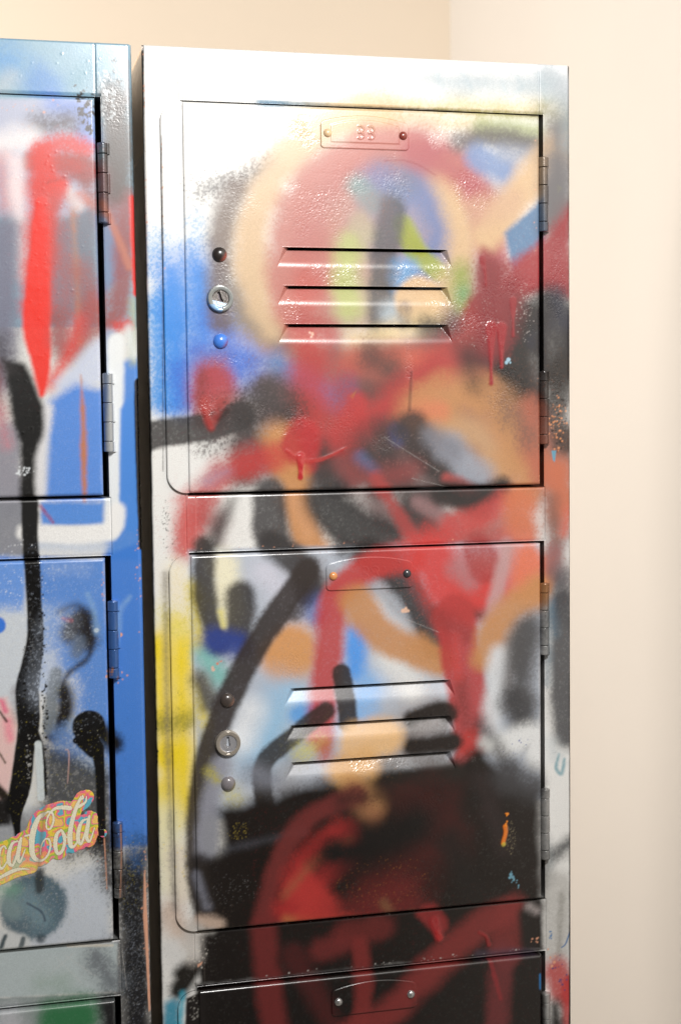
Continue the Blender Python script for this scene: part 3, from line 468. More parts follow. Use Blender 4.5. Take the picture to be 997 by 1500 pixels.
('d',(120,120,118),(-82,-391.9,2.7,27.2),60,0.18,0.45,0.2,0.6),
('s',(10,9,9),[(-91,-428.3,1.36),(-89.1,-425.7,1.36)],0.91,1,0,0.2,1),
('s',(10,9,9),[(-45.5,-455.3,11.11)],1.39,1,0.05,0.2,1),
('s',(10,9,9),[(-47.5,-463.6,7.41),(-42.2,-471,6.5)],1.39,1,0.05,0.2,1),
('s',(10,9,9),[(-54.4,-464.5,2.08),(-50.3,-465.3,2.31)],0.92,1,0,0.2,1),
('s',(10,9,9),[(-40,-473.5,4.18),(-38.9,-487.7,3.26),(-38.9,-506.6,2.8),(-38.9,-527.9,3.27),(-39.1,-534,2.81)],0.93,1,0,0.25,1),
('s',(11,10,10),[(-36.5,-460.6,5.58),(-28.3,-468.6,5.6)],6.51,1,0.25,0,1),
('s',(200,160,150),[(-61.4,-470.2,0.37),(-59.2,-473.1,0.37),(-60.6,-493.2,0.37)],0.46,0.7,0.25,0,1),
('s',(66,92,106),[(-84.9,-575.9,22.2)],4.62,0.9,0.55,0,1),
('s',(120,146,156),[(-89.3,-570.8,8.31),(-80.5,-583.4,8.34)],13.84,0.7,0.7,0,1),
('s',(48,51,52),[(-80.7,-552.7,2.77),(-81,-564.5,2.78)],2.77,0.85,0.25,0,1),
('s',(130,150,150),[(-102.8,-570.9,6.43),(-98.4,-577,6.44)],5.51,0.7,0.25,0,1),
('s',(120,160,140),[(-107,-562.1,4.58),(-98.1,-562.9,4.6)],9.16,0.8,0.25,0,1),
('s',(32,35,64),[(-89.3,-573.1,0.65),(-80.4,-579.6,0.65),(-77.9,-586,0.65)],1.38,0.7,0.25,0,1),
('s',(200,204,204),[(-107.9,-594.9,5.51),(-94.5,-600,5.54)],3.68,0.9,0.4,0,1),
('s',(32,56,64),[(-104.3,-594.3,1.38),(-108.2,-604.3,1.38)],1.84,0.9,0.25,0,1),
('s',(32,56,64),[(-92.7,-597.3,1.39),(-94.7,-604.7,1.39)],1.85,0.8,0.25,0,1),
('s',(32,48,57),[(-80.9,-598.5,2.79)],2.79,0.7,0.25,0,1),
('d',(206,190,70),(-69.6,-508.9,41.5,87.7),700,0.14,0.3,0,0.35),
('d',(220,225,230),(-63,-425.3,32.1,73.4),400,0.14,0.28,0,0.4),
('p',(27,27,30),[(-31.4,-545.1),(-4.7,-540.2),(-4.8,-682.7),(-31.2,-679.6)],14.1,1,0.5,0),
('s',(52,90,140),[(-17.3,-539.2,5.66),(-15.3,-551.3,5.67)],12.27,0.7,0.6,0,1),
('p',(178,190,192),[(-178.5,-598.1),(-29.6,-608.4),(-30.3,-642),(-179.7,-634.1)],2.24,0.97,0.3,0),
('s',(104,110,116),[(-44.6,-615.5,7.54),(-33.5,-635.9,7.59)],12.25,0.85,0.5,0,1),
('s',(150,170,160),[(-81.7,-630.7,5.59),(-68,-632.2,5.62)],11.18,0.6,0.25,0,1),
('s',(214,206,190),[(-62.9,-607,0.94),(-32.9,-609.5,0.95)],1.4,0.7,0.25,0,1),
('p',(140,150,150),[(-179.7,-634.1),(-32.2,-643.2),(-29.9,-684.6),(-180.7,-666.6)],1.8,0.95,0.3,0),
('s',(40,112,66),[(-73.2,-655.5,11.24),(-54.8,-655.7,11.32),(-64.3,-666.1,11.29)],12.18,0.95,0.3,0,1),
('s',(28,28,30),[(-36.1,-650,5.69),(-34.3,-674.4,5.71)],8.54,1,0.4,0,1),
('s',(188,190,196),[(-104.9,-651.9,6.48),(-91.8,-667.7,6.52)],12.04,0.8,0.5,0,1),
('d',(190,200,215),(-18.8,-608.5,11.4,61.8),800,0.14,0.29,0,0.35),
('d',(190,175,70),(-20.1,-560.4,11.3,28.4),120,0.14,0.33,0,0.6),
('d',(200,205,215),(-52.5,-557.5,28,28),300,0.14,0.37,0,0.6),
('s',(16,14,14),[(-6.9,-223.9,2.75),(-7.3,-260.7,2.76),(-6.5,-334.8,2.78)],1.38,1,0.1,0.2,1),
('s',(16,14,14),[(-3,2.1,3.59),(-3.5,-105.6,3.63),(-2.7,-242.3,3.68),(-3.1,-325.6,3.71),(-3.1,-485.5,3.77),(-3.3,-678,3.85)],1.35,1,0.1,0,1),
('s',(16,14,14),[(0.1,-0.5,1.12),(-1.2,-82.9,1.13)],1.35,1,0.3,0,1),
('p',(216,161,133),[(-10.3,-561.3),(-9.4,-561.4),(-8.6,-590.3),(-7.6,-658.1),(-9.1,-658.9),(-10.1,-619),(-11.5,-592.4)],0.57,0.97,0.1,0),
('d',(222,160,128),(-9.4,-585.4,2.9,42.8),40,0.24,0.76,0,0.8),
('d',(222,160,128),(-10.2,-357.9,1.9,41.8),16,0.28,0.84,0,0.8),
('d',(222,160,128),(-23.2,-422.8,4.7,5.6),8,0.47,1.21,0,0.9),
('d',(222,160,128),(-30.9,-417.7,2.3,7.4),8,0.37,1.11,0,0.9),
('d',(222,160,128),(-23.9,-394.7,1.4,1.4),3,0.93,1.85,0,0.9),
('s',(150,185,215),[(-44.3,-365.9,2.29),(-40.1,-377.7,2.3),(-39,-391.7,2.31)],2.75,0.35,0.25,0,1),
('s',(150,185,215),[(-16,-369.4,1.86),(-22.7,-378.4,1.85),(-23.9,-391,1.85)],2.78,0.35,0.25,0,1),
('s',(190,205,215),[(-39,-390.3,1.61)],0.92,0.8,0.25,0,1),
('d',(222,160,128),(-34.2,-361.7,0.9,13.8),12,0.28,0.69,0,0.9),
('d',(222,160,128),(-75.7,-43.1,30.7,5.3),12,0.35,0.97,0,0.8),
('d',(222,160,128),(0,-24.6,1.8,27.1),14,0.36,0.9,0,0.9),
('d',(222,160,128),(-0.3,-105.5,1.8,27.3),10,0.36,0.82,0,0.9),
('d',(222,160,128),(305.1,-345.2,1,103.6),20,0.41,1.04,0,0.9),
('d',(225,185,160),(177.9,-386.3,2.5,2),4,1,1.99,0,0.9),
('d',(225,120,90),(44,-416,1.9,1.9),3,0.48,0.95,0,0.9),
('d',(226,180,160),(39.2,-419.6,2.4,1.9),4,0.71,1.43,0,0.9),
('d',(226,180,160),(110.9,-191.7,2.4,2.4),3,0.72,1.43,0.2,0.9),
('d',(160,205,225),(256,-210.9,2.5,1.5),4,0.7,1.51,0.1,0.9),
('d',None,(137.6,-322.7,29.3,17.1),70,0.24,0.73,0.15,1),
('d',None,(162,-364.7,44.4,24.7),150,0.25,0.74,0.15,1),
('d',None,(181.8,-404.6,39.9,39.9),110,0.25,0.75,0.15,1),
('d',None,(201.9,-440.2,35.3,60.5),70,0.25,0.76,0.15,1),
('d',None,(146.4,-417.5,29.6,19.8),50,0.25,0.74,0.15,1),
('d',None,(63.7,-379.9,33.4,33.4),30,0.24,0.72,0.15,1),
('d',None,(107.4,-372.1,29.1,24.2),30,0.24,0.73,0.15,1),
('d',None,(-70.2,-174,31.2,115.9),160,0.22,0.67,0.15,1),
('d',None,(-44.3,-22,35.5,17.7),14,0.22,0.67,0.15,1),
('d',None,(-56,-323.9,27.3,13.6),20,0.23,0.68,0.15,1),
('d',None,(200.9,-564.9,61.3,30.6),30,0.26,0.77,0.15,1),
('d',None,(99.2,-267,28.7,23.9),50,0.24,0.72,0.15,1),
('d',None,(244.5,-225.5,30.1,15),60,0.25,0.75,0.15,1),
('d',None,(56.8,-224.3,28.2,28.2),30,0.23,0.7,0.15,1),
('w',(107.1,-54.5,10.3,12.2),0.9),
('w',(120.8,-107.4,21.4,23.7),0.45),
('w',(125,-154.1,19.1,12.4),0.8),
('w',(100.5,-177.7,12.3,12.3),0.9),
('w',(145.4,-83.5,19.1,14.3),0.5),
('w',(210,-53.4,14.6,9.8),0.6),
('w',(230,-95.5,19.7,16.8),0.8),
('w',(194.2,-151,19.6,8.8),0.9),
('w',(214.2,-174.7,16.8,14.8),1),
('w',(234.5,-186.7,14.9,16.9),1),
('w',(256.3,-157.6,15,17),0.9),
('w',(270.7,-172,8.1,20.1),1),
('w',(294.3,-157.2,9.1,20.3),0.9),
('w',(254.8,-235.3,17.1,20.1),0.9),
('w',(292.6,-225.8,7.1,20.4),0.8),
('w',(294.6,-257.9,9.2,18.4),1),
('w',(181.1,-210.7,2.9,12.7),0.8),
('w',(37.7,-240.4,5.6,10.3),1),
('w',(70.8,-243.1,17,9.4),0.5),
('w',(101.9,-250.5,12.4,9.6),0.8),
('w',(128.6,-253.2,14.5,11.6),0.5),
('w',(163,-268.1,9.8,7.8),0.8),
('w',(52.4,-208,9.4,5.6),0.8),
('w',(53.4,-150.2,8.4,14),0.6),
('w',(53,-175.6,10.3,7.5),0.8),
('w',(61.3,-104.1,13.9,27.9),0.25),
('w',(94.5,-422.1,7.8,7.8),1),
('w',(150.6,-491.3,22.9,10),0.9),
('w',(-20.3,-43.2,9,22.4),0.2),
('w',(202.7,-336.9,30,7),0.4),
('w',(256.5,-443.2,10.3,20.6),0.4),
('w',(286.6,-113.6,15.1,12.1),0.5),
('w',(159.6,-591.3,30.3,15.1),0.5),
('w',(235.2,-69.2,14.8,11.8),0.5),
('w',(59,-374.9,19.1,14.3),0.15),
('w',(204.3,-143.7,9.8,6.9),0.8),
('w',(172.3,-87.5,9.7,9.7),0.5),
('w',(-76.5,-424.5,9.1,27.4),0.4),
('w',(175.6,-527.8,30.3,10.1),0.3),
('s',(20,19,18),[(304.1,2.6,1.2),(305.4,-147.3,1.22),(305.3,-345.2,1.24),(303.9,-706,1.29)],1,1,0.1,0,1),
('s',(129,141,147),[(286.9,-10.1,6.98),(302.5,-26.2,7.03),(302.4,-55.1,7.05)],11.97,0.6,0.25,0,1),
('d',(222,160,128),(11.6,-105.2,0.9,54.8),16,0.27,0.82,0,0.8),
('d',(60,52,46),(12.8,-321.4,5.6,28),40,0.14,0.47,0,0.8),
('d',(70,60,54),(29.3,-492.5,28.6,76.4),60,0.14,0.43,0,0.7),
('d',(222,160,128),(278.8,-245.3,1.5,61),10,0.25,0.81,0,0.8),
('d',(30,26,24),(146.2,-9.2,104.4,19),60,0.14,0.38,0,0.5),
('d',(16,14,13),(37.8,-233.5,14,9.3),60,0.14,0.37,0,0.6),
('s',(56,52,51),[(8.4,-284.1,0.42),(10.7,-150.7,0.41),(11.6,-60,0.41)],0.7,0.6,0.25,0,1),  # thin dark line painted along the upper flange as its shadow
('s',(109,104,98),[(8.4,-354,1.87),(7.8,-476.7,1.89),(10.4,-587.2,1.92)],4.2,0.55,0.25,0,1),  # soft grey painted left of the lower flange as its cast shadow
('s',(72,64,56),[(-2.1,-105.5,0.68),(-2.3,-288.5,0.69),(-1,-428.8,0.7)],1.82,0.6,0.6,0,1),
('s',(52,40,24),[(112.1,-35.9,0.56),(195.2,-35.1,0.58),(280.5,-37.6,0.6)],0.94,0.8,0.25,0,1),  # shade of the top rail's lower lip, painted as a dark line
('s',(121,37,42),[(240.9,-148.1,11.93),(241.8,-172.2,11.96),(242.6,-198.8,12)],13.92,0.9,0.25,0,1),
('s',(121,37,42),[(257.8,-157.5,9.01),(252.5,-186.6,9.02)],14.01,0.8,0.25,0,1),
('s',(32,27,27),[(229.1,-225.4,6.98),(224.1,-206,6.96)],14.96,0.6,0.25,0,1),
('d',(200,190,185),(268.1,-176.9,7,22.1),90,0.15,0.45,0.1,0.6),
('d',(190,180,175),(229.4,-181.9,19.9,19.9),110,0.15,0.4,0.1,0.5),
('s',(111,83,71),[(252.2,-240.2,9.06),(270.4,-264.9,9.14)],18.12,0.6,0.5,0,1),
('s',(176,54,46),[(-50.3,-84.3,5.34),(-37.8,-84,5.37)],9.79,0.5,0.25,0,1),
('s',(56,48,44),[(-63.7,-92.7,0.44),(-39.6,-86.7,0.45)],3.55,0.3,0.25,0,1),
('s',(165,90,90),[(-57.9,-106.8,6.23),(-53.9,-160.4,6.27),(-60.1,-196.5,6.28)],12.46,0.55,0.25,0,1),
('s',(151,79,75),[(-42.9,-151.3,8.09),(-32,-182.8,8.14)],13.48,0.6,0.25,0,1),
('s',(196,208,226),[(-61.9,-379,6.39),(-76.6,-429.2,6.39)],18.26,0.4,0.6,0,1),
('s',(196,208,226),[(-47.5,-347.3,3.66),(-65.6,-348.9,3.64)],13.72,0.35,0.6,0,1),
('d',(13,12,12),(-74.5,-415.4,2.3,77.6),110,0.27,1,0.1,1),
('d',(13,12,12),(-86.9,-442.5,1.4,45.5),60,0.27,0.91,0.1,1),
('s',(104,42,40),[(218.4,-441.1,5.07),(222.3,-471.2,5.1)],10.15,0.5,0.25,0,1),
('s',(200,65,60),[(214.5,-406.2,3.54),(216.4,-436,3.55)],8.08,0.5,0.25,0,1),
('s',(146,40,46),[(242.7,-186.7,4.49),(242.6,-201.2,2),(242.5,-218.2,1),(242.5,-226.4,1.4)],2,1,0,0.18,1),
('s',(145,40,46),[(250.4,-186.6,4),(250.4,-201.2,1.5),(250.3,-214.8,1.3)],2,1,0,0.18,1),
('s',(137,37,43),[(236.3,-138.5,2.48),(238.3,-148.1,0.99),(238.8,-156.8,0.99)],1.49,1,0,0.15,1),
('s',(142,39,45),[(259.3,-167.2,2.51),(259.2,-181.8,1),(259.2,-192.5,1)],1.5,0.8,0,0.15,1),
('s',(174,51,53),[(103.1,-267.1,14.37)],5.75,0.9,0.12,0,1),
('s',(180,50,52),[(103,-275.6,2.88),(102.8,-286,1.68),(102.7,-290.3,1.92)],1.2,1,0,0.4,1),
('s',(183,63,60),[(93.3,-271.7,0.96),(103.9,-278.5,1.44),(118.5,-277.8,1.45),(135.8,-270,0.48)],1.43,0.7,0,0.25,1),
('s',(171,57,55),[(133.9,-224.8,10.61),(135.9,-262.9,10.66)],12.54,0.55,0.25,0,1),
('s',(167,64,61),[(36.8,-238.1,3.73),(39,-248.3,2.8),(41.2,-254.9,1.4)],3.73,0.9,0,0.1,1),
('s',(167,64,61),[(48.1,-238.2,3.75),(43.2,-250.3,1.87)],3.75,0.8,0,0.1,1),
('s',(48,41,41),[(183.5,-217.9,0.98),(181.8,-244.3,1.47)],0.98,0.4,0,0.25,1),
('s',(168,45,45),[(200.4,-623.4,1.54),(202.5,-627.6,2.06)],1.54,0.9,0,0.3,1),
('s',(140,43,43),[(232.8,-626.6,1.04),(238.1,-630.2,1.04),(240.2,-636.5,1.56)],1.04,0.8,0,0.25,1),
('s',(198,196,194),[(163.1,-263.3,0.17),(203.1,-288.1,0.17)],0.34,0.45,0.3,0,1),
('s',(171,170,168),[(97.8,-38.8,0.16),(112,-42.8,0.16)],0.33,0.45,0.3,0,1),
('s',(199,198,195),[(176.9,-392.1,0.17),(202.2,-403.1,0.18)],0.35,0.45,0.3,0,1),
('s',(200,198,195),[(-72.1,-612.7,0.16),(-54.3,-633.6,0.16)],0.33,0.45,0.3,0,1),
('s',(200,198,195),[(-64.8,-613.4,0.16),(-44.9,-629.8,0.17)],0.33,0.45,0.3,0,1),
('s',(200,198,195),[(-81.7,-630.7,0.16),(-58.4,-611.7,0.16)],0.33,0.45,0.3,0,1),
('s',(200,198,195),[(-26,-617.4,0.17),(-23.8,-641.7,0.17)],0.33,0.45,0.3,0,1),
('s',(180,178,175),[(-49.2,-39.9,0.16),(-58.1,-44.7,0.15)],0.31,0.45,0.3,0,1),
('s',(199,198,195),[(182.8,-292.6,0.17),(213.2,-300.5,0.17)],0.35,0.45,0.3,0,1),
('s',(12,12,12),[(-2.6,-105.5,0.68),(-3.1,-260.7,0.69),(-2.9,-381.6,0.7)],0.91,1,0.2,0.1,1),
('d',(222,160,128),(-38.2,-535.1,10.3,32.8),16,0.19,0.56,0,0.7),
('s',(222,160,128),[(-25.9,-524.2,0.42),(-25.9,-545.6,0.42),(-27.4,-574.1,0.42)],0.47,0.8,0.5,0,1),
('s',(222,160,128),[(-37.1,-528,0.28),(-36.1,-568.5,0.28)],0.47,0.8,0.6,0,1),
('s',(76,67,62),[(-19.7,-38.8,7.62),(-17.6,-65.5,7.64),(-19.2,-96.9,7.66)],10.76,0.85,0.3,0,1),
('m',(190,200,205),(-22.3,-34.4,9,22.4),0.5,0.5),
('s',(163,170,177),[(165.7,-13.9,6.69),(235.5,-13.7,6.86),(302.5,-13.8,7.02)],14.35,0.6,0.12,0,1),
('d',(14,13,12),(-1.9,-159.9,1.4,164.3),150,0.27,1,0,1),
('d',(14,13,12),(-1.6,-523.7,1.9,142.1),140,0.28,1.14,0,1),
('d',(222,160,128),(-1.3,-150.8,0.9,127.7),22,0.32,0.91,0,0.9),
('d',(222,160,128),(142.4,-337.8,122.3,1),14,0.24,0.68,0,0.8),
('d',(222,160,128),(276.2,-99.3,1.5,50.1),8,0.25,0.7,0,0.8),
('d',(200,196,190),(149.3,-605.3,120.9,1.5),40,0.2,0.6,0,0.7),
('d',(200,196,190),(159.1,-642.4,111.7,1.5),36,0.2,0.61,0,0.7),
('s',(150,166,190),[(36.8,-291.7,3.75),(51.1,-285,3.77)],9.38,0.4,0.25,0,1),
('s',(56,49,48),[(51.8,-242.9,6.57),(94.7,-248.1,6.67)],14.08,0.5,0.5,0,1),
('s',(170,131,124),[(154.9,-102,9.61),(125.7,-102.7,9.51)],19.21,0.4,0.25,0,1),
('s',(215,162,121),[(98.7,-304.9,5.76),(108,-329,5.79)],9.6,0.5,0.25,0,1),
('s',(159,177,184),[(98.1,-13.1,4.67),(146.2,-14.7,4.75)],18.67,0.5,0.12,0,1),
('s',(151,170,178),[(205.3,-15,4.85),(286.8,-15.4,4.99)],16.49,0.5,0.12,0,1)]
SCRIPT = [[(-74.43,-511.99,0.44),(-78.14,-513.23,1.05),(-81.5,-517.19,1.58),(-83.95,-523.76,1.93),(-85.28,-531.27,1.93),(-85.15,-538.91,1.75),(-82.98,-543.33,1.4),(-78.93,-544.53,0.79),(-75.17,-541.45,0.7),(-73.14,-535.68,0.7),(-73.83,-530.69,0.7),(-76.52,-530.3,0.53),(-79.08,-534.33,0.53),(-79.8,-540.21,0.44)],[(-77.77,-514.95,0.53),(-74.42,-511.65,0.7),(-71.18,-512.92,0.7),(-70.57,-518.06,0.7),(-72.66,-522.98,0.7),(-74.96,-523.22,0.53),(-75.43,-519.37,0.53),(-73.92,-514.4,0.61),(-69.88,-510.06,0.96),(-64.94,-509.34,1.4),(-59.61,-510.25,1.58)],[(-65.73,-524.81,0.79),(-68.67,-527.55,1.23),(-69.84,-535.1,1.4),(-68.34,-540.76,1.05),(-65.25,-538.89,1.05),(-63.52,-532.22,1.05),(-64.93,-525.73,0.79),(-62.15,-530.21,0.44)],[(-52.02,-503.35,0.79),(-55.5,-510.74,1.31),(-58.63,-520.7,1.49),(-60.09,-529.95,1.66),(-59.42,-536.4,1.4),(-56.93,-536.18,0.79),(-53.92,-531.31,0.44)],[(-53.3,-504.96,0.7),(-50.64,-504.31,0.61),(-50.93,-502.41,0.53)],[(-48.3,-503.21,0.44),(-49.21,-506.97,0.79),(-53.41,-509.63,1.05)],[(-48.24,-518.54,0.61),(-51.59,-519.98,0.96),(-53.95,-525.34,1.31),(-54.61,-532.1,1.4),(-52.78,-535.24,0.96),(-50.15,-529.06,0.7),(-47.67,-519.02,0.7)],[(-46.79,-516.7,0.79),(-48.12,-524.1,1.4),(-48.95,-530.86,1.23),(-46.94,-534.02,0.79),(-43.41,-524.9,0.35)],[(-94.84,-530.06,0.61),(-98.12,-531.48,0.96),(-100.31,-537.63,1.31),(-100.48,-543.95,1.31),(-98.11,-546.27,0.79),(-95.5,-539.72,0.7),(-93.4,-530.6,0.7)],[(-92.2,-528.17,0.79),(-93.77,-535.64,1.31),(-94.49,-541.5,1.23),(-93.19,-544.32,0.79),(-89.72,-535.98,0.35)],[(-102.25,-534.51,0.61),(-103.41,-532.72,0.53),(-105.89,-534.63,0.79),(-107.68,-541.22,1.4),(-107.02,-546.76,1.23),(-104.61,-547.39,0.79),(-100.82,-541.81,0.35)],[(-89.48,-526.87,0.7),(-86.63,-526.42,0.7)],[(-114.07,-554.16,0.88),(-110.1,-556.2,1.23),(-106.81,-553.96,1.05),(-101.9,-551.69,1.31),(-96.98,-549.75,1.23),(-92.09,-549.16,0.79),(-87.23,-549.92,0.26)],[(-111.11,-534.19,0.79),(-114.39,-536.44,1.23),(-115.4,-543.93,1.31),(-113.09,-547.92,1.05),(-110.6,-545.18,0.88),(-110.02,-538.49,0.79),(-111.52,-534.57,0.61)]]
BACKING = [[(-116.15,-542.18,8.32),(-108.08,-541.18,8.32),(-99.91,-537.66,9.19),(-93.37,-535.68,8.75)],[(-90.08,-534.26,7),(-81.74,-526.48,7.44),(-79.51,-535.14,10.51),(-73.66,-530.54,12.26),(-67.11,-531.07,10.51),(-60.46,-528.22,10.51),(-53,-527.12,9.63),(-46.32,-525.1,6.57)],[(-79.06,-517.38,6.57),(-73.22,-512.76,6.13),(-64.97,-510.86,4.81),(-56.72,-509.8,4.38),(-51.67,-505.93,5.25),(-48.31,-503.63,5.08)],[(-44.05,-516.74,2.63),(-43.86,-526.15,4.81)],[(-60.17,-516.33,5.25),(-66.8,-518.35,5.25)],[(-41.44,-529.76,4.38)],[(-40.59,-528.98,1.75),(-38.1,-529.18,2.89)],[(-114.87,-554.08,6.13),(-106.79,-553.11,5.69),(-100.29,-552,4.38),(-95.37,-550.31,4.38),(-86.37,-548.13,4.81)]]
DRIP = [(-38.99,-531.19),(-79.22,-531.66)]

# ---------------------------------------------------------------- spray paint
# The lockers' paint job is simulated on one board in locker millimetres
# (x to the right of the right-hand locker's left edge, z down from its top):
# PAINT holds spray passes, brush strokes, drips, chips, spatter and some painted shade.
RES = 0.45
BX0, BX1, BZ0, BZ1 = -136.0, 310.0, 4.0, -735.0
NW, NH = int((BX1-BX0)/RES), int((BZ0-BZ1)/RES)
rng = np.random.default_rng(7)

def blur(a, n):
    for ax in (0, 1):
        for _ in range(2):
            c = np.cumsum(np.pad(a, [(n+1, n) if i == ax else (0, 0) for i in (0, 1)], mode='wrap'), axis=ax)
            a = (np.take(c, range(2*n+1, c.shape[ax]), axis=ax) - np.take(c, range(0, c.shape[ax]-2*n-1), axis=ax))/(2*n+1)
    return a

def noise_map(n):
    a = rng.random((NH, NW))
    if n: a = blur(a, n)
    a = (a-a.mean())/a.std()
    return a

N0 = rng.random((NH, NW))
N1 = blur(N0, 1); N1 = (N1-N1.mean())/N1.std()
N1u = 1/(1+np.exp(-1.7*N1))
N0u = 0.5*N1u+0.5*N0
NM = noise_map(3); NL = noise_map(12); NX = noise_map(30)

def lin(c):
    c = np.array(c, float)/255
    return np.where(c <= .04045, c/12.92, ((c+.055)/1.055)**2.4)

def catmull(p):
    if len(p) < 3: return p
    out = []
    q = [p[0]]+list(p)+[p[-1]]
    for i in range(1, len(q)-2):
        a, b, c, d = [np.array(v, float) for v in q[i-1:i+3]]
        for t in np.linspace(0, 1, 6)[:-1]:
            out.append(.5*((2*b)+(c-a)*t+(2*a-5*b+4*c-d)*t*t+(3*b-a-3*c+d)*t**3))
    out.append(np.array(p[-1], float))
    return out

COL = np.ones((NH, NW, 3))*lin((214, 214, 210))
REL = np.zeros((NH, NW))      # paint build-up in mm
WRK = np.zeros((NH, NW))      # wrinkled, crazed paint

def window(xa, xb, za, zb):
    i0 = max(0, int((xa-BX0)/RES)); i1 = min(NW, int((xb-BX0)/RES)+2)
    j0 = max(0, int((BZ0-zb)/RES)); j1 = min(NH, int((BZ0-za)/RES)+2)
    if i1 <= i0 or j1 <= j0: return None
    X = BX0+RES*(np.arange(i0, i1)+.5); Z = BZ0-RES*(np.arange(j0, j1)+.5)
    return (slice(j0, j1), slice(i0, i1)), X[None, :], Z[:, None]

def lay(sl, d, col, f, op, g, h):
    f = f*(1.35 if f > 2.4 else 1.1)
    d = d+NM[sl]*min(.12, .03*f+.02)+NL[sl]*.06*f
    a = np.clip(.5-d/f, 0, 1); a = a*a*(3-2*a)*op
    n = N0u[sl]
    dith = np.clip((a-n)*3+.5, 0, 1)
    g = .62*g
    a = a*(1-g)+g*dith
    a = np.clip(a, 0, 1)
    if col is not None:
        COL[sl] = COL[sl]*(1-a[..., None])+lin(col)*a[..., None]
    if h: REL[sl] = REL[sl]*(1-.5*a)+h*a*np.clip(1.2+.3*NM[sl], 0, 2)

def stroke(col, pts, f, op, g, h, smooth):
    """pts: (x, z, r) in mm; f feather width; op opacity; g grain; h build-up"""
    if smooth: pts = catmull(pts)
    P = np.array(pts, float); m = P[:, 2].max()+f+1
    w = window(P[:, 0].min()-m, P[:, 0].max()+m, P[:, 1].min()-m, P[:, 1].max()+m)
    if w is None: return
    sl, X, Z = w
    D = np.full((Z.shape[0], X.shape[1]), 1e9)
    if len(P) == 1:
        D = np.hypot(X-P[0, 0], Z-P[0, 1])-P[0, 2]
    for a, b in zip(P[:-1], P[1:]):
        v = b-a; L = v[0]**2+v[1]**2+1e-9
        t = np.clip(((X-a[0])*v[0]+(Z-a[1])*v[1])/L, 0, 1)
        D = np.minimum(D, np.hypot(X-a[0]-t*v[0], Z-a[1]-t*v[1])-a[2]-t*v[2])
    lay(sl, D, col, f, op, g, h)

def patch(col, pts, f, op, g, h):
    """a closed outline filled, pts (x, z) in mm"""
    P = np.array(pts, float)[:, :2]; m = f+1
    w = window(P[:, 0].min()-m, P[:, 0].max()+m, P[:, 1].min()-m, P[:, 1].max()+m)
    if w is None: return
    sl, X, Z = w
    D = np.full((Z.shape[0], X.shape[1]), 1e9); ins = np.zeros(D.shape, bool)
    for i in range(len(P)):
        a, b = P[i], P[(i+1) % len(P)]
        v = b-a; L = v@v+1e-9
        t = np.clip(((X-a[0])*v[0]+(Z-a[1])*v[1])/L, 0, 1)
        D = np.minimum(D, np.hypot(X-a[0]-t*v[0], Z-a[1]-t*v[1]))
        if a[1] != b[1]:
            c = ((a[1] > Z) != (b[1] > Z)) & (X < (b[0]-a[0])*(Z-a[1])/(b[1]-a[1])+a[0])
            ins ^= c
    lay(sl, np.where(ins, -D, D), col, f, op, g, h)

def spatter(col, box, n, r0, r1, h, op):
    """n droplets, chips or blisters scattered in a rotated ellipse (cx, cz, rx, rz)"""
    cx, cz, rx, rz = box
    for _ in range(n):
        t = rng.random()*6.283; q = rng.random()**.6
        x = cx+rx*q*np.cos(t); z = cz+rz*q*np.sin(t); r = r0+(r1-r0)*rng.random()**2.5
        w = window(x-r-1, x+r+1, z-r-1, z+r+1)
        if w is None: continue
        sl, X, Z = w
        d = np.hypot((X-x)*(1+.5*(rng.random()-.5)), Z-z)
        a = np.clip((r-d)/RES+.5, 0, 1)
        if col is not None: COL[sl] = COL[sl]*(1-a[..., None]*op)+lin(col)*a[..., None]*op
        if h: REL[sl] += h*np.clip(1-(d/(r+.25))**2, 0, 1)

def wrinkle(box, amt):
    cx, cz, rx, rz = box
    w = window(cx-rx*1.4, cx+rx*1.4, cz-rz*1.4, cz+rz*1.4)
    if w is None: return
    sl, X, Z = w
    d = np.hypot((X-cx)/rx, (Z-cz)/rz)
    a = np.clip((1.15-d+.34*NL[sl]+.12*NM[sl])*1.3, 0, 1)*amt
    WRK[sl] = np.maximum(WRK[sl], a)

def mottle(col, box, op, thr):
    """old paint showing through in ragged islands"""
    cx, cz, rx, rz = box
    w = window(cx-rx*1.3, cx+rx*1.3, cz-rz*1.3, cz+rz*1.3)
    if w is None: return
    sl, X, Z = w
    d = np.hypot((X-cx)/rx, (Z-cz)/rz)
    n = .7*N1[sl]+.6*NM[sl]+.4*NL[sl]
    a = np.clip((n-thr-np.clip(d-.5, 0, 9)*3)*3, 0, 1)*op
    COL[sl] = COL[sl]*(1-a[..., None])+lin(col)*a[..., None]

for e in PAINT:
    k = e[0]
    if k == 's': stroke(*e[1:])
    elif k == 'p': patch(*e[1:])
    elif k == 'd': spatter(*e[1:])
    elif k == 'w': wrinkle(*e[1:])
    elif k == 'm': mottle(*e[1:])


def bil(A, x, z):
    u = np.clip((x-BX0)/RES-.5, 0, NW-1.01); v = np.clip((BZ0-z)/RES-.5, 0, NH-1.01)
    i = u.astype(int); j = v.astype(int); fu = u-i; fv = v-j
    if A.ndim == 3: fu = fu[..., None]; fv = fv[..., None]
    return (A[j, i]*(1-fu)+A[j, i+1]*fu)*(1-fv)+(A[j+1, i]*(1-fu)+A[j+1, i+1]*fu)*fv

# ---------------------------------------------------------------- materials
def nodes(m):
    m.use_nodes = True; nt = m.node_tree; return nt, nt.nodes, nt.links, nt.nodes['Principled BSDF']

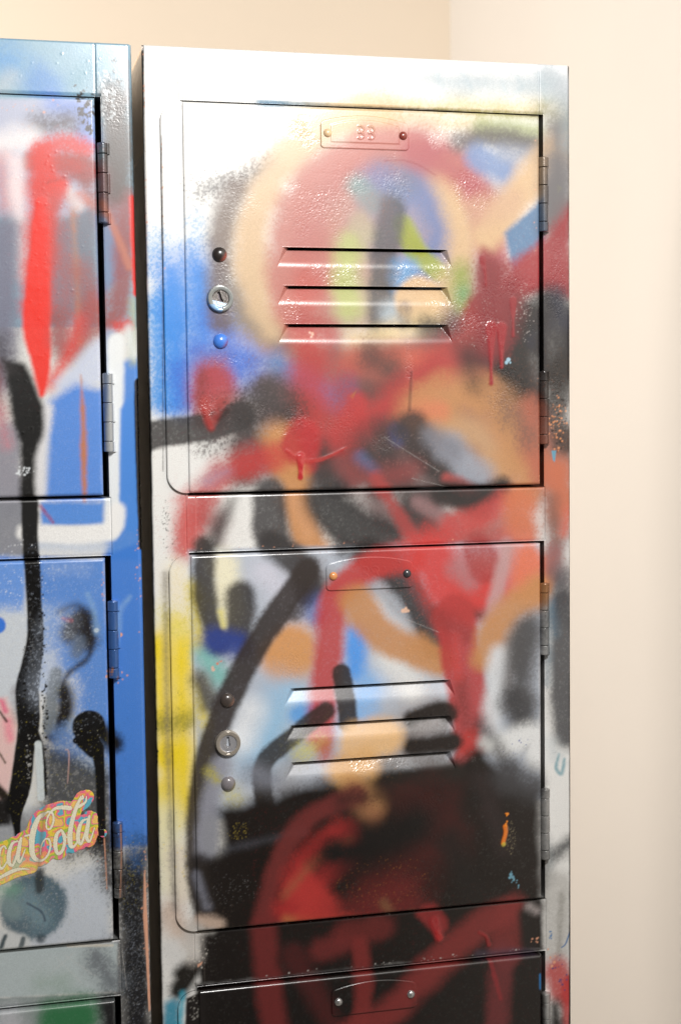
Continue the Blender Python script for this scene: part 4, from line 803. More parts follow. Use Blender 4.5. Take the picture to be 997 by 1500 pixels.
def paint_material():
    m = bpy.data.materials.new('spray_painted_steel'); nt, N, L, b = nodes(m)
    a = N.new('ShaderNodeAttribute'); a.attribute_name = 'paint'
    q = N.new('ShaderNodeAttribute'); q.attribute_name = 'finish'
    tc = N.new('ShaderNodeTexCoord')
    sep = N.new('ShaderNodeSeparateColor'); L.new(q.outputs['Color'], sep.inputs[0])
    # fine overspray grain in the pigment
    g = N.new('ShaderNodeTexNoise'); g.inputs['Scale'].default_value = 1500; g.inputs['Detail'].default_value = 2
    L.new(tc.outputs['Object'], g.inputs['Vector'])
    mr = N.new('ShaderNodeMapRange'); mr.inputs[1].default_value = .3; mr.inputs[2].default_value = .7; mr.inputs[3].default_value = .91; mr.inputs[4].default_value = 1.08
    L.new(g.outputs['Fac'], mr.inputs[0])
    mx = N.new('ShaderNodeMix'); mx.data_type = 'RGBA'; mx.blend_type = 'MULTIPLY'; mx.inputs[0].default_value = 1
    L.new(a.outputs['Color'], mx.inputs[6]); L.new(mr.outputs[0], mx.inputs[7]); L.new(mx.outputs[2], b.inputs['Base Color'])
    # roughness: semi-gloss with dull patches, glossy where paint has run
    rn = N.new('ShaderNodeTexNoise'); rn.inputs['Scale'].default_value = 28; rn.inputs['Detail'].default_value = 5
    L.new(tc.outputs['Object'], rn.inputs['Vector'])
    r1 = N.new('ShaderNodeMapRange'); r1.inputs[3].default_value = .27; r1.inputs[4].default_value = .42; L.new(rn.outputs['Fac'], r1.inputs[0])
    r3 = N.new('ShaderNodeMath'); r3.operation = 'MULTIPLY_ADD'; r3.inputs[1].default_value = -.16; L.new(sep.outputs[1], r3.inputs[0]); L.new(r1.outputs[0], r3.inputs[2])
    L.new(r3.outputs[0], b.inputs['Roughness'])
    b.inputs['Specular IOR Level'].default_value = .5
    b.inputs['Coat Weight'].default_value = .6; b.inputs['Coat Roughness'].default_value = .16
    # bump: orange peel + crazing where the finish attribute says so
    op = N.new('ShaderNodeTexNoise'); op.inputs['Scale'].default_value = 900; op.inputs['Detail'].default_value = 3; L.new(tc.outputs['Object'], op.inputs['Vector'])
    wn = N.new('ShaderNodeTexNoise'); wn.inputs['Scale'].default_value = 200; wn.inputs['Detail'].default_value = 2; L.new(tc.outputs['Object'], wn.inputs['Vector'])
    wv = N.new('ShaderNodeTexVoronoi'); wv.feature = 'DISTANCE_TO_EDGE'; wv.inputs['Scale'].default_value = 430
    va = N.new('ShaderNodeVectorMath'); va.operation = 'MULTIPLY_ADD'; va.inputs[1].default_value = (.004, .004, .004)
    L.new(wn.outputs['Color'], va.inputs[0]); L.new(tc.outputs['Object'], va.inputs[2]); L.new(va.outputs[0], wv.inputs['Vector'])
    wr = N.new('ShaderNodeMapRange'); wr.inputs[1].default_value = 0; wr.inputs[2].default_value = .34; wr.inputs[3].default_value = 1; wr.inputs[4].default_value = 0
    L.new(wv.outputs['Distance'], wr.inputs[0])
    m1 = N.new('ShaderNodeMath'); m1.operation = 'MULTIPLY'; L.new(wr.outputs[0], m1.inputs[0]); L.new(sep.outputs[0], m1.inputs[1])
    m2 = N.new('ShaderNodeMath'); m2.operation = 'MULTIPLY_ADD'; m2.inputs[1].default_value = .42; L.new(m1.outputs[0], m2.inputs[0])
    m3 = N.new('ShaderNodeMath'); m3.operation = 'MULTIPLY'; m3.inputs[1].default_value = .13; L.new(op.outputs['Fac'], m3.inputs[0]); L.new(m3.outputs[0], m2.inputs[2])
    bp = N.new('ShaderNodeBump'); bp.inputs['Strength'].default_value = .8; bp.inputs['Distance'].default_value = .00035
    L.new(m2.outputs[0], bp.inputs['Height']); L.new(bp.outputs[0], b.inputs['Normal']); L.new(bp.outputs[0], b.inputs['Coat Normal']); L.new(sep.outputs[2], b.inputs['Metallic'])
    return m
PM = paint_material()

def wall_material(name, c, seed):
    m = bpy.data.materials.new(name); nt, N, L, b = nodes(m)
    tc = N.new('ShaderNodeTexCoord'); n = N.new('ShaderNodeTexNoise'); n.inputs['Scale'].default_value = 3; n.inputs['Detail'].default_value = 6
    L.new(tc.outputs['Object'], n.inputs['Vector'])
    cr = N.new('ShaderNodeValToRGB'); cr.color_ramp.elements[0].position = .3; cr.color_ramp.elements[1].position = .7
    cr.color_ramp.elements[0].color = (*[v*.96 for v in c], 1); cr.color_ramp.elements[1].color = (*c, 1)
    L.new(n.outputs['Fac'], cr.inputs[0]); L.new(cr.outputs[0], b.inputs['Base Color']); b.inputs['Roughness'].default_value = .85
    f = N.new('ShaderNodeTexNoise'); f.inputs['Scale'].default_value = 260; f.inputs['Detail'].default_value = 4; L.new(tc.outputs['Object'], f.inputs['Vector'])
    bp = N.new('ShaderNodeBump'); bp.inputs['Strength'].default_value = .15; bp.inputs['Distance'].default_value = .001
    L.new(f.outputs['Fac'], bp.inputs['Height']); L.new(bp.outputs[0], b.inputs['Normal'])
    return m

def steel_material():
    m = bpy.data.materials.new('dark_raw_steel'); nt, N, L, b = nodes(m)
    n = N.new('ShaderNodeTexNoise'); n.inputs['Scale'].default_value = 60
    cr = N.new('ShaderNodeValToRGB'); cr.color_ramp.elements[0].color = (.02, .018, .016, 1); cr.color_ramp.elements[1].color = (.06, .05, .045, 1)
    L.new(n.outputs['Fac'], cr.inputs[0]); L.new(cr.outputs[0], b.inputs['Base Color']); b.inputs['Roughness'].default_value = .6
    return m
SM = steel_material()

# ---------------------------------------------------------------- mesh helpers
ORG = {}
def link(name, me, parent, org):
    o = bpy.data.objects.new(name, me); C.objects.link(o)
    o.parent = parent; p = ORG.get(parent.name, Vector((0, 0, 0))) if parent else Vector((0, 0, 0))
    o.location = Vector(org)-p; ORG[o.name] = Vector(org); return o

def raw_mesh(name, V, F, mat, parent, org, cols=None, fin=None, smooth=True, solid=0):
    """V: n x 3 world metres; F: k x 4 vertex indices"""
    V = np.asarray(V, float); F = np.asarray(F, np.int32)
    used = np.unique(F); remap = -np.ones(len(V), np.int32); remap[used] = np.arange(len(used)); V = V[used]; F = remap[F]
    if cols is not None: cols = cols[used]; fin = fin[used]
    me = bpy.data.meshes.new(name); k = F.shape[1]
    me.vertices.add(len(V)); me.vertices.foreach_set('co', (V-np.array(org)).astype(np.float32).ravel())
    me.loops.add(F.size); me.loops.foreach_set('vertex_index', F.ravel())
    me.polygons.add(len(F)); me.polygons.foreach_set('loop_start', np.arange(0, F.size, k, dtype=np.int32)); me.polygons.foreach_set('loop_total', np.full(len(F), k, np.int32))
    me.polygons.foreach_set('use_smooth', np.full(len(F), smooth, bool))
    if cols is not None:
        for nm, A in (('paint', cols), ('finish', fin)):
            at = me.color_attributes.new(nm, 'FLOAT_COLOR', 'POINT')
            at.data.foreach_set('color', np.concatenate([A, np.ones((len(A), 1))], 1).astype(np.float32).ravel())
    me.update(calc_edges=True); me.validate()
    me.materials.append(mat)
    o = link(name, me, parent, org)
    if solid:
        s = o.modifiers.new('sheet', 'SOLIDIFY'); s.thickness = solid; s.offset = -1
    return o

def quads(nj, ni, keep=None, off=0):
    idx = np.arange(nj*ni).reshape(nj, ni)+off
    F = np.stack([idx[:-1, :-1], idx[1:, :-1], idx[1:, 1:], idx[:-1, 1:]], -1)
    return F[keep] if keep is not None else F.reshape(-1, 4)

def painted(X, Z, colfn=None):
    c = bil(COL, X, Z); wr = bil(WRK, X, Z); rl = bil(REL, X, Z)
    if colfn is not None: c = colfn(c, X, Z)
    return c.reshape(-1, 3), np.stack([wr, np.clip(rl*2, 0, 1), 0*rl], -1).reshape(-1, 3)

def to_world(X, Z, Hh):           # board mm + height mm -> metres
    return np.stack([X/1000, -Hh/1000, TOP+Z/1000], -1).reshape(-1, 3)

def refine(a, b, step, edges, fine=.25, span=2.9):
    s = [np.arange(a, b, step), np.array([a, b])]
    for e in edges:
        s.append(np.clip(np.arange(e-span, e+span+1e-6, fine), a, b)); s.append(np.array([e]))
    s = np.unique(np.round(np.concatenate(s), 3))
    keep = [s[0]]
    ed = set(np.round(edges, 3)) | {round(b, 3)}
    for v in s[1:]:
        if v in ed:
            while len(keep) > 1 and v-keep[-1] < .1 and keep[-1] not in ed: keep.pop()
            keep.append(v)
        elif v-keep[-1] >= .2: keep.append(v)
    return np.array(keep)

def rnd(d, r, y):                 # drop of a rounded edge at distance d
    t = np.clip(1-d/r, 0, 1); return y*(1-np.sqrt(np.clip(1-t*t, 0, 1)))

DT = [-37.0-304.9*k for k in range(6)]      # tops of the six doors
DH = 262.3
OPL, OPR = 25.0, 284.0                       # door opening, left and right

# ---------------------------------------------------------------- locker
def make_locker(x0, label, ximg, zimg=-735.):
    """x0: board x of the locker's left edge; ximg: x range that gets a fine skin"""
    root = bpy.data.objects.new('metal_locker', None); C.objects.link(root)
    org = Vector((x0/1000+.1525, .15, 0)); root.location = org; ORG[root.name] = org
    root['label'] = label; root['category'] = 'locker'; root['group'] = 'spray-painted steel lockers standing side by side'
    xa, xb = max(x0, ximg[0]), min(x0+305., ximg[1])
    # --- front frame
    ops = [(x0+OPL, x0+OPR, t+1.5, t-DH-1.6) for t in DT]
    ex = [x0+OPL, x0+OPR, x0+305, x0]+[x0+23.5]
    xs = refine(xa, xb, .6, [e for e in ex if xa <= e <= xb])
    if xa > x0: xs = np.concatenate([[x0, x0+OPL], np.arange(x0+OPL+20, xa-5, 20), xs])
    ez = [z for o in ops for z in o[2:] if z > zimg]+[0]
    zs = refine(zimg, 0, .6, ez)
    zs = np.unique(np.concatenate([[-1826.], [z for o in ops for z in o[2:] if z <= zimg], zs]))
    X, Z = np.meshgrid(xs, zs)
    Hh = np.zeros_like(X)
    Hh -= rnd(X-x0, 1.9, 1.9)+rnd(x0+305-X, 3.2, 3.2)+rnd(-Z, 1.6, 1.6)
    for a, b, t, l in ops:
        dx = np.maximum(np.maximum(a-X, X-b), 0); dz = np.maximum(np.maximum(Z-t, l-Z), 0)
        Hh -= rnd(np.where((dz > 0) & (dx == 0), dz, 99), 2.6, 2.1)*(dx == 0)
        Hh -= rnd(np.where((dx > 0) & (dz == 0), dx, 99), .8, .6)*(dz == 0)
    # seams where rails meet the stiles
    for i in range(-1, 6):
        zt = 0 if i < 0 else ops[i][3]; zb = ops[i+1][2] if i < 5 else -1826
        for sx in (23.5, 281.0 if i < 0 else 284.6):
            if i < 0 and sx < 100: zt2 = zb+12
            else: zt2 = zt
            Hh -= .5*np.exp(-((X-x0-sx)/.35)**2)*((Z < zt2) & (Z > zb))
            if sx > 100: Hh -= .35*((X-x0) < sx)*((X-x0) > 30)*((Z < zt) & (Z > zb))*1.0
    Hh += bil(REL, X, Z)*.8
    xc, zc = (X[:-1, :-1]+X[1:, 1:])/2, (Z[:-1, :-1]+Z[1:, 1:])/2
    keep = np.ones(xc.shape, bool)
    for a, b, t, l in ops: keep &= ~((xc > a) & (xc < b) & (zc < t) & (zc > l))
    Vv = to_world(X, Z, Hh); F = quads(*X.shape, keep)
    c, f = painted(X, Z)
    V2 = []; F2 = []; c2 = []
    n = len(Vv)
    for a, b, t, l in ops:          # the lips turned in round each opening
        for (p, q) in (((a, t), (b, t)), ((b, t), (b, l)), ((b, l), (a, l)), ((a, l), (a, t))):
            k = max(2, int(math.hypot(q[0]-p[0], q[1]-p[1])/3))
            px = np.linspace(p[0], q[0], k); pz = np.linspace(p[1], q[1], k)
            s = n+sum(map(len, V2))
            d0 = 2.1 if p[1] == q[1] else .6
            V2.append(np.concatenate([to_world(px, pz, np.full(k, -d0)), to_world(px, pz, np.full(k, -22.))]))
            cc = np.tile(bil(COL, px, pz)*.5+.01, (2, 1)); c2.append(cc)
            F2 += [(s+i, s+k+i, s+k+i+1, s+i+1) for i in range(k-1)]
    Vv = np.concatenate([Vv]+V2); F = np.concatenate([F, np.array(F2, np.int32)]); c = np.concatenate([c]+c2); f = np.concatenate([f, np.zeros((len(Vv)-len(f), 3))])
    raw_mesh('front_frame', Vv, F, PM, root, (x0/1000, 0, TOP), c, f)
    # --- carcass: sides, top, back, bottom as one folded sheet box, open to the front
    zz = np.concatenate([np.linspace(-1.6, -400, 160), np.linspace(-400, -1826, 60)[1:]])
    yy = np.array([3.2, 8, 20, 60, 150, 300.])
    A, B = np.meshgrid(yy, zz); vs = []; fs = []; cs = []; off = 0
    for xx, flip in ((x0, 0), (x0+305, 1)):
        vs.append(np.stack([np.full(A.size, xx)/1000, A.ravel()/1000, TOP+B.ravel()/1000], 1))
        F = quads(len(zz), len(yy), None, off); off += A.size
        fs.append(F[:, ::-1] if flip else F)
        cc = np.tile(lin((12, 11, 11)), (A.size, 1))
        if xx == 0 or abs(xx-x0) > 1:
            gap_wall_tint = (B.ravel() > -70) & (xx == 0); cc[gap_wall_tint] = lin((228, 186, 140))  # beige painted on the side imitates the lit wall through the gap
        cs.append(cc)
    e = [(x0, 1.6, -1.6), (x0+305, 1.6, -1.6), (x0+305, 300, -1.6), (x0, 300, -1.6), (x0, 300, -1826), (x0+305, 300, -1826), (x0+305, 3.2, -1826), (x0, 3.2, -1826)]
    vs.append(np.array([(a/1000, b/1000, TOP+z/1000) for a, b, z in e])); cs.append(np.tile(lin((150, 150, 150)), (8, 1)))
    fs.append(np.array([(0, 1, 2, 3), (3, 2, 5, 4), (4, 5, 6, 7)])+off)
    V = np.concatenate(vs); raw_mesh('carcass', V, np.concatenate(fs), PM, root, (x0/1000, .15, 0), np.concatenate(cs), np.zeros((len(V), 3)), smooth=False)
    # --- shelves between the compartments
    for i in range(5):
        z = DT[i]-DH-20
        V = [(x0+1, 4, z), (x0+304, 4, z), (x0+304, 299, z), (x0+1, 299, z)]
        raw_mesh('shelf', [(a/1000, b/1000, TOP+c/1000) for a, b, c in V], [(0, 1, 2, 3)], SM, root, (x0/1000+.15, .15, TOP+z/1000), smooth=False)
    for i in range(6):
        make_door(root, x0, i, xa, xb, i < 3 if x0 >= 0 else i < 3)
    return root

RIV = {0: [((44, 38, 36), (190, 96, 80)), ((70, 130, 225), (150, 70, 80))], 1: [((70, 62, 58), (150, 110, 90)), ((128, 124, 128), (150, 140, 90))],
       2: [((40, 36, 34), (60, 50, 46))]*2}
PRV = {0: [(220, 190, 150), (130, 58, 48)], 1: [(222, 150, 92), (60, 60, 64)], 2: [(200, 200, 200), (205, 205, 205)]}

def louv_depth(X, Z, top):
    D = np.zeros_like(X); cut = np.zeros(X.shape, bool); box = []
    for k in range(3):
        zt = top-95.6-26.1*k; zb = zt-13.8-.7*np.clip(1-((X-151)/60)**2, 0, 1)
        t = (Z-zb)/(zt-zb); ins = (t >= 0) & (t <= 1.0)
        xl = 88.3+5.2*t; xr = 214.2-4.0*t
        ds = np.minimum(X-xl, xr-X)
        tc_ = np.clip(t, 0, 1); pr = np.where(tc_ < .34, tc_**2/.68, tc_-.17)/.83
        d = np.minimum(4.7*pr, np.clip(ds, 0, 99)*1.15)
        D = np.where(ins & (ds > 0), d, D)
        box.append((86., 216., zb.min()-1, zt))
    return D, box

def digit_relief(X, Z, chars, cx, cz):
    """number punched into the plate"""
    out = np.zeros_like(X)
    glyph = {'3': [(-1.4, 2.6, 1.55), (-1.4, 2.6, 1.55)]}
    for i, ch in enumerate(chars):
        ox = cx+(i-.5)*7.4
        for s in (1, -1):
            px, pz = X-ox, Z-(cz+s*2.3)
            rr = np.hypot(px/1.15, pz); ang = np.arctan2(pz, px)
            on = np.clip(1-np.abs(rr-2.0)/.7, 0, 1)*(np.abs(ang) < 2.35)
            out = np.maximum(out, on)
    return out

def make_door(root, x0, i, xa, xb, fine):
    top = DT[i]; bot = top-DH
    pl, pr = x0+25.4, x0+279.7
    H0 = 4.2
    if fine:
        e = [pl, pr]
        if x0 >= 0: e += [x0+90., x0+212.]
        xs = refine(max(pl, xa), min(pr, xb), .6, [v for v in e if max(pl, xa) <= v <= min(pr, xb)])
        if xa > pl: xs = np.concatenate([np.arange(pl, xa-3, 12), xs])
        ez = [bot, top]
        lv = [top-95.6-26.1*k for k in range(3)] if x0 >= 0 else []
        if bot < -735: zs = np.concatenate([np.arange(bot, -738, 12), refine(-735, top, .6, [z for z in [top]+lv if z > -735])])
        else: zs = refine(bot, top, .6, ez+lv)
    else:
        xs = np.linspace(pl, pr, 12); zs = np.linspace(bot, top, 12)
    X, Z = np.meshgrid(xs, zs)
    d = np.minimum(np.minimum(X-pl, pr-X), np.minimum(top-Z, Z-bot))
    # slight oil-canning of the sheet, rounded rim
    Hh = H0-rnd(np.minimum(pr-X, np.minimum(top-Z, Z-bot)), 2.3, 2.0)-rnd(X-pl, 1.4, 1.5)
    Hh += .45*np.sin((X-x0)/75+i)*np.cos(Z/60)*np.clip(d/20, 0, 1)
    if x0 >= 0 and fine:
        D, boxes = louv_depth(X-x0, Z, top); Hh -= D
        if i == 2: boxes = []
    else: boxes = []
    REl = bil(REL, X, Z)*.8; Hh += REl
    keep = np.ones((len(zs)-1, len(xs)-1), bool)
    xc = (X[:-1, :-1]+X[1:, 1:])/2-x0; zc = (Z[:-1, :-1]+Z[1:, 1:])/2
    lm = np.zeros(keep.shape, int)
    for k, (a, b, z0, z1) in enumerate(boxes):
        lm[(xc > a) & (xc < b) & (zc > z0) & (zc < z1)] = k+1
        j = np.searchsorted(zs, z1-1e-3)
        # pressed louvre: sheet is sheared along its top edge -> open slit
        row = Hh[j-1 if zs[j] > z1-.01 else j]
        jj = j if abs(zs[j]-z1) < .02 else j-1
        Hh[jj] = np.where((X[jj]-x0 > 92.8) & (X[jj]-x0 < 211), H0+REl[jj], Hh[jj])
        dp = H0-Hh[jj-1]
        cut = (dp[:-1] > .9) & (dp[1:] > .9)
        keep[jj-1][cut] = False
        inner = (xc > 96.5) & (xc < 207.0) & (zc < z1) & (zc > z1-1.7)
        keep[inner] = False
    Vv = to_world(X, Z, Hh); c, f = painted(X, Z); oid = ((x0+152)/1000, -.003, TOP+(top-131)/1000)
    # rim folded back
    nb = len(Vv); per = [(0, ii) for ii in range(len(xs))]+[(jj, len(xs)-1) for jj in range(1, len(zs))]+[(len(zs)-1, ii) for ii in range(len(xs)-2, -1, -1)]+[(jj, 0) for jj in range(len(zs)-2, 0, -1)]
    pid = np.array([a*len(xs)+b for a, b in per]); bk = Vv[pid].copy(); bk[:, 1] = .010
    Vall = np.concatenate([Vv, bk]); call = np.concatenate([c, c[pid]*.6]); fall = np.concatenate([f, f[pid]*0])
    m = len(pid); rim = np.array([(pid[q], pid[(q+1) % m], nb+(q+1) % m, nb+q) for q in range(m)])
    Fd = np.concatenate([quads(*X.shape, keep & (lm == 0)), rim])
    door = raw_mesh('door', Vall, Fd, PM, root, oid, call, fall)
    for k in range(len(boxes)):
        raw_mesh('louver', Vv, quads(*X.shape, keep & (lm == k+1)), PM, door, ((x0+151)/1000, 0, TOP+(top-102-26.1*k)/1000), c, f)
    # --- left flange with rounded corners, lying over the stile
    if x0 >= 0:
        R = 12.5; zz = np.unique(np.concatenate([bot+R*(1-np.cos(np.linspace(0, math.pi/2, 40))), np.arange(bot+R, top-R, .7), top-R*(1-np.cos(np.linspace(0, math.pi/2, 40)))]).round(3)) if fine else np.linspace(bot, top, 12)
        dd = np.clip(R-np.minimum(zz-bot, top-zz), 0, R); xl = x0+11.0+R-np.sqrt(np.clip(R*R-dd*dd, 0, None))
        t = np.unique(np.concatenate([np.linspace(0, .12, 8), np.linspace(.12, 1, 22)])); T, ZZ = np.meshgrid(t, zz); XX = xl[:, None]+(pl+.3-xl[:, None])*T
        hh = 2.6-rnd(XX-xl[:, None], .8, .8)+bil(REL, XX, ZZ)*.8
        cF, fF = painted(XX, ZZ); VV = to_world(XX, ZZ, hh); n1 = len(VV)
        back = to_world(xl, zz, np.full(len(zz), -.1)); lf = np.arange(len(zz))*len(t)
        skirt = np.array([(lf[q], n1+q, n1+q+1, lf[q+1]) for q in range(len(zz)-1)])
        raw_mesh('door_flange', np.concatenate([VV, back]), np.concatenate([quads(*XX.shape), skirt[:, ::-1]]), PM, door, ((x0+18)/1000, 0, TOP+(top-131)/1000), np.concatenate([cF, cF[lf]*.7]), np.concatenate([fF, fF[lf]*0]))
    if not fine: return
    # --- hinges
    for hz in (28.9, 180.6):
        make_hinge(door, x0, top-hz, i)
    if x0 < 0: return
    # --- number plate
    cx = x0+151.4; half = 31.5; zb = top-28.2; R = 3
    uu = np.unique(np.concatenate([cx-half+R*(1-np.cos(np.linspace(0, math.pi/2, 12))), np.arange(cx-half+R, cx+half-R, .4), cx+half-R*(1-np.cos(np.linspace(0, math.pi/2, 12)))]).round(3))
    dd = np.clip(R-(half-np.abs(uu-cx)), 0, R); rr = R-np.sqrt(np.clip(R*R-dd*dd, 0, None))
    zt = top-9.6+4.6*(1-((uu-cx)/half)**2)-rr; zl = zb+rr
    t = np.unique(np.concatenate([np.linspace(0, .06, 6), np.linspace(.06, .94, 50), np.linspace(.94, 1, 6)]))
    T, XX = np.meshgrid(t, uu); ZZ = zl[:, None]+(zt-zl)[:, None]*T
    de = np.minimum(np.minimum((1-T), T)*(zt-zl)[:, None], (half-np.abs(XX-cx)))
    hh = H0+1.3-rnd(de, .8, .9)
    # raised arched field with the stamped number
    fz = top-12.2+4.2*(1-((XX-cx)/25)**2)
    fd = np.minimum(np.minimum(fz-ZZ, ZZ-(zb+4.2)), 24.5-np.abs(XX-cx))
    hh += (.22 if i == 0 else 0)*np.clip(fd/.5, 0, 1)
    if i == 0: hh += .42*digit_relief(XX, ZZ, '33', cx, top-16.6)
    if i == 1: hh += .10*digit_relief(XX, ZZ, '33', cx, top-16.6)
    hh += bil(REL, XX, ZZ)*.6
    VV = to_world(XX, ZZ, hh); cF, fF = painted(XX, ZZ)
    F = quads(*XX.shape)[:, ::-1]
    n1 = len(VV); ni = len(t); nj = len(uu)
    per = [q for q in range(ni)]+[q*ni+ni-1 for q in range(1, nj)]+[(nj-1)*ni+q for q in range(ni-2, -1, -1)]+[q*ni for q in range(nj-2, 0, -1)]
    per = np.array(per); bk = VV[per].copy(); bk[:, 1] = -(H0-.4)/1000; m = len(per)
    rim = np.array([(per[q], per[(q+1) % m], n1+(q+1) % m, n1+q) for q in range(m)])
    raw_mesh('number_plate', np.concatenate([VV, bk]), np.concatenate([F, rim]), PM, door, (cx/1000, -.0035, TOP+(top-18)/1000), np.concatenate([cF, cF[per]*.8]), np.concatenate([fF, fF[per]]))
    for (rx, rz), cc in zip(((124.9, 17.8), (178.5, 18.0)), PRV[i]):
        make_rivet(door, x0+rx, top-rz, 3.0, 2.4, H0+1.2, cc, cc, i == 2)
    for (rx, rz), (ca, cb) in zip(((49.0, 101.2), (48.8, 159.5)), RIV[i]):
        if i < 2: make_rivet(door, x0+rx, top-rz, 5.1, 3.6, H0, ca, cb)
    if i < 2: make_lock(door, x0+48.8, top-131.0, H0, i)

def make_rivet(parent, x, z, r, h, base, ca, cb, bare=False):
    na, nr = 36, 14; ph = np.linspace(0, math.pi/2, nr); th = np.linspace(0, 2*math.pi, na, endpoint=False)
    P, T = np.meshgrid(ph, th); X = x+r*np.sin(P)*np.cos(T); Z = z+r*np.sin(P)*np.sin(T); Hh = base-.2+h*np.cos(P)**.9
    V = to_world(X, Z, Hh); idx = np.arange(na*nr).reshape(na, nr); F = []
    for a in range(na):
        b = (a+1) % na
        for k in range(nr-1): F.append((idx[a, k], idx[a, k+1], idx[b, k+1], idx[b, k]))
    t = np.clip(((X-x)*.8-(Z-z)*.5)/r*1.6-.6+.4*np.sin(X*3+Z*5)*.4, 0, 1)[..., None]
    c = (lin(ca)*(1-t)+lin(cb)*t).reshape(-1, 3); fin = np.zeros((len(V), 3)); fin[:, 1] = 1 if bare else .4; fin[:, 2] = .8 if bare else 0
    raw_mesh('rivet', V, F, PM, parent, (x/1000, -base/1000, TOP+z/1000), c, fin)

def make_lock(parent, x, z, base, i):
    g = np.arange(-9.4, 9.41, .2); A, B = np.meshgrid(g, g); rr = np.hypot(A, B)
    ring = np.clip(1-((rr-7.4)/1.55)**4, 0, 1)
    h = np.where(rr > 5.8, 3.0*np.clip((9.0-rr)/.5, 0, 1)**.6+.3*ring, 2.9-.55*np.clip((5.9-rr)/.3, 0, 1))
    tilt = .28 if i == 0 else 0.02
    a = A*math.cos(tilt)+(-B)*math.sin(tilt)*-1; b = -A*math.sin(tilt)*-1*0+B
    a = A+B*tilt
    slot = (np.abs(a) < .85) & (b > -1.0) & (b < 4.6); bow = np.hypot(a, (b+.9)) < 1.35
    h = np.where(slot | bow, h-3.0, h)
    h = np.where((np.abs(A) < 1.5) & (B < -6.1) & (B > -7.2), h-1.2, h)
    h += .12*np.clip(1-np.abs(np.hypot(A, B+1.5)-2.6)/.4, 0, 1)*(B < -.5)*(rr < 5)
    n = np.sin(A*7.3+B*3.1)*np.sin(B*6.1-A*2.2)
    if i == 0: h += .12*n*(rr < 5.6)
    X, Z = x+A, z+B
    c = np.tile(lin((176, 176, 180)), A.shape+(1,)).astype(float)
    if i == 0:
        c = np.where((rr < 5.7)[..., None], lin((96, 90, 86))*(1+.35*n[..., None]), lin((160, 164, 162)))
        c = np.where(((rr < 5.5) & (B < -2.4-.25*A))[..., None], lin((190, 214, 238)), c)
        c = np.where(((rr > 6.1) & (B < -4) & (A < 1))[..., None], lin((150, 190, 230)), c)
    else:
        c = np.where((rr > 6.0)[..., None], lin((176, 168, 156)), c)
    c = np.where((slot | bow)[..., None], .012, c)
    xc, zc = (A[:-1, :-1]+A[1:, 1:])/2, (B[:-1, :-1]+B[1:, 1:])/2
    keep = np.hypot(xc, zc) < 9.2
    fin = np.zeros((A.size, 3)); fin[:, 1] = .9; fin[:, 2] = .45
    raw_mesh('lock', to_world(X, Z, h+base-.1), quads(*A.shape, keep), PM, parent, (x/1000, -base/1000, TOP+z/1000), c.reshape(-1, 3), fin)

def make_hinge(door, x0, zt, i):
    """zt: board z of the top of the hinge"""
    cx = x0+283.0+(1.2 if x0 < 0 else 0); Lh = 53.0; r = 3.5; hc = 2.8
    lf = [(0, .138), (.376, .619), (.862, 1.0)]
    # leaf: wraps round behind knuckles 1, 3 and 5 and lies on the stile
    V = []; F = []; c = []
    for a, b in lf:
        for (xq, hq) in ((cx+.5, 1.9), (cx+3.9, 1.9), (cx+4.9, .9), (cx+4.9, -.4)):
            for zz in (zt-Lh*a, zt-Lh*b+.2):
                V.append((xq, zz, hq))
        s = len(V)-8
        F += [(s, s+1, s+3, s+2), (s+2, s+3, s+5, s+4), (s+4, s+5, s+7, s+6)]
        V += [(cx+.5, zt-Lh*a, -.4), (cx+.5, zt-Lh*b+.2, -.4)]
        F += [(s, s+2, s+6, s+8), (s+1, s+9, s+7, s+3)]
    V = np.array(V); cc, ff = painted(V[:, 0], V[:, 1]); ff[:] = 0
    h = raw_mesh('hinge', to_world(V[:, 0], V[:, 1], V[:, 2]), F, PM, door.parent, (cx/1000, -.002, TOP+(zt-Lh/2)/1000), cc, ff, smooth=False)
    fr = [0, .138, .376, .619, .862, 1.0]
    for k in range(5):
        a, b = zt-Lh*fr[k]-.18, zt-Lh*fr[k+1]+.18
        zz = np.concatenate([[a], [a-.05, a-.3], np.linspace(a-.4, b+.4, 12), [b+.3, b+.05], [b]]); rr = np.concatenate([[r-.6], [r-.25, r], np.full(12, r), [r, r-.25], [r-.6]])
        if k == 0: rr[:3] = [.4, r-.9, r-.2]; zz[:3] = [a+.3, a+.1, a-.25]
        if k == 4: rr[-3:] = [r-.2, r-.9, .4]
        rr = rr*(1.0 if k % 2 == 0 else .96)
        th = np.linspace(0, 2*math.pi, 30, endpoint=False); T, ZZ = np.meshgrid(th, zz); XX = cx+rr[:, None]*np.cos(T); Hh = hc+rr[:, None]*np.sin(T)
        n = len(th); idx = np.arange(len(zz)*n).reshape(len(zz), n)
        F = [(idx[q, p], idx[q, (p+1) % n], idx[q+1, (p+1) % n], idx[q+1, p]) for q in range(len(zz)-1) for p in range(n)]
        cK, fK = painted(XX, ZZ); cK = cK*.55+lin((42, 36, 34))*.4; fK[:, 0] = 0; fK[:, 1] = .8; fK[:, 2] = .25
        raw_mesh('knuckle', to_world(XX, ZZ, Hh), F, PM, h, (cx/1000, -hc/1000, TOP+(a+b)/2000), cK, fK)

right = make_locker(0., 'white, red and black spray-painted steel locker with louvered doors, against the bare cream wall', (-5, 310))
left = make_locker(-311.9, 'blue and orange-red painted steel locker with black drips and a multicoloured script sticker', (-134, 10))

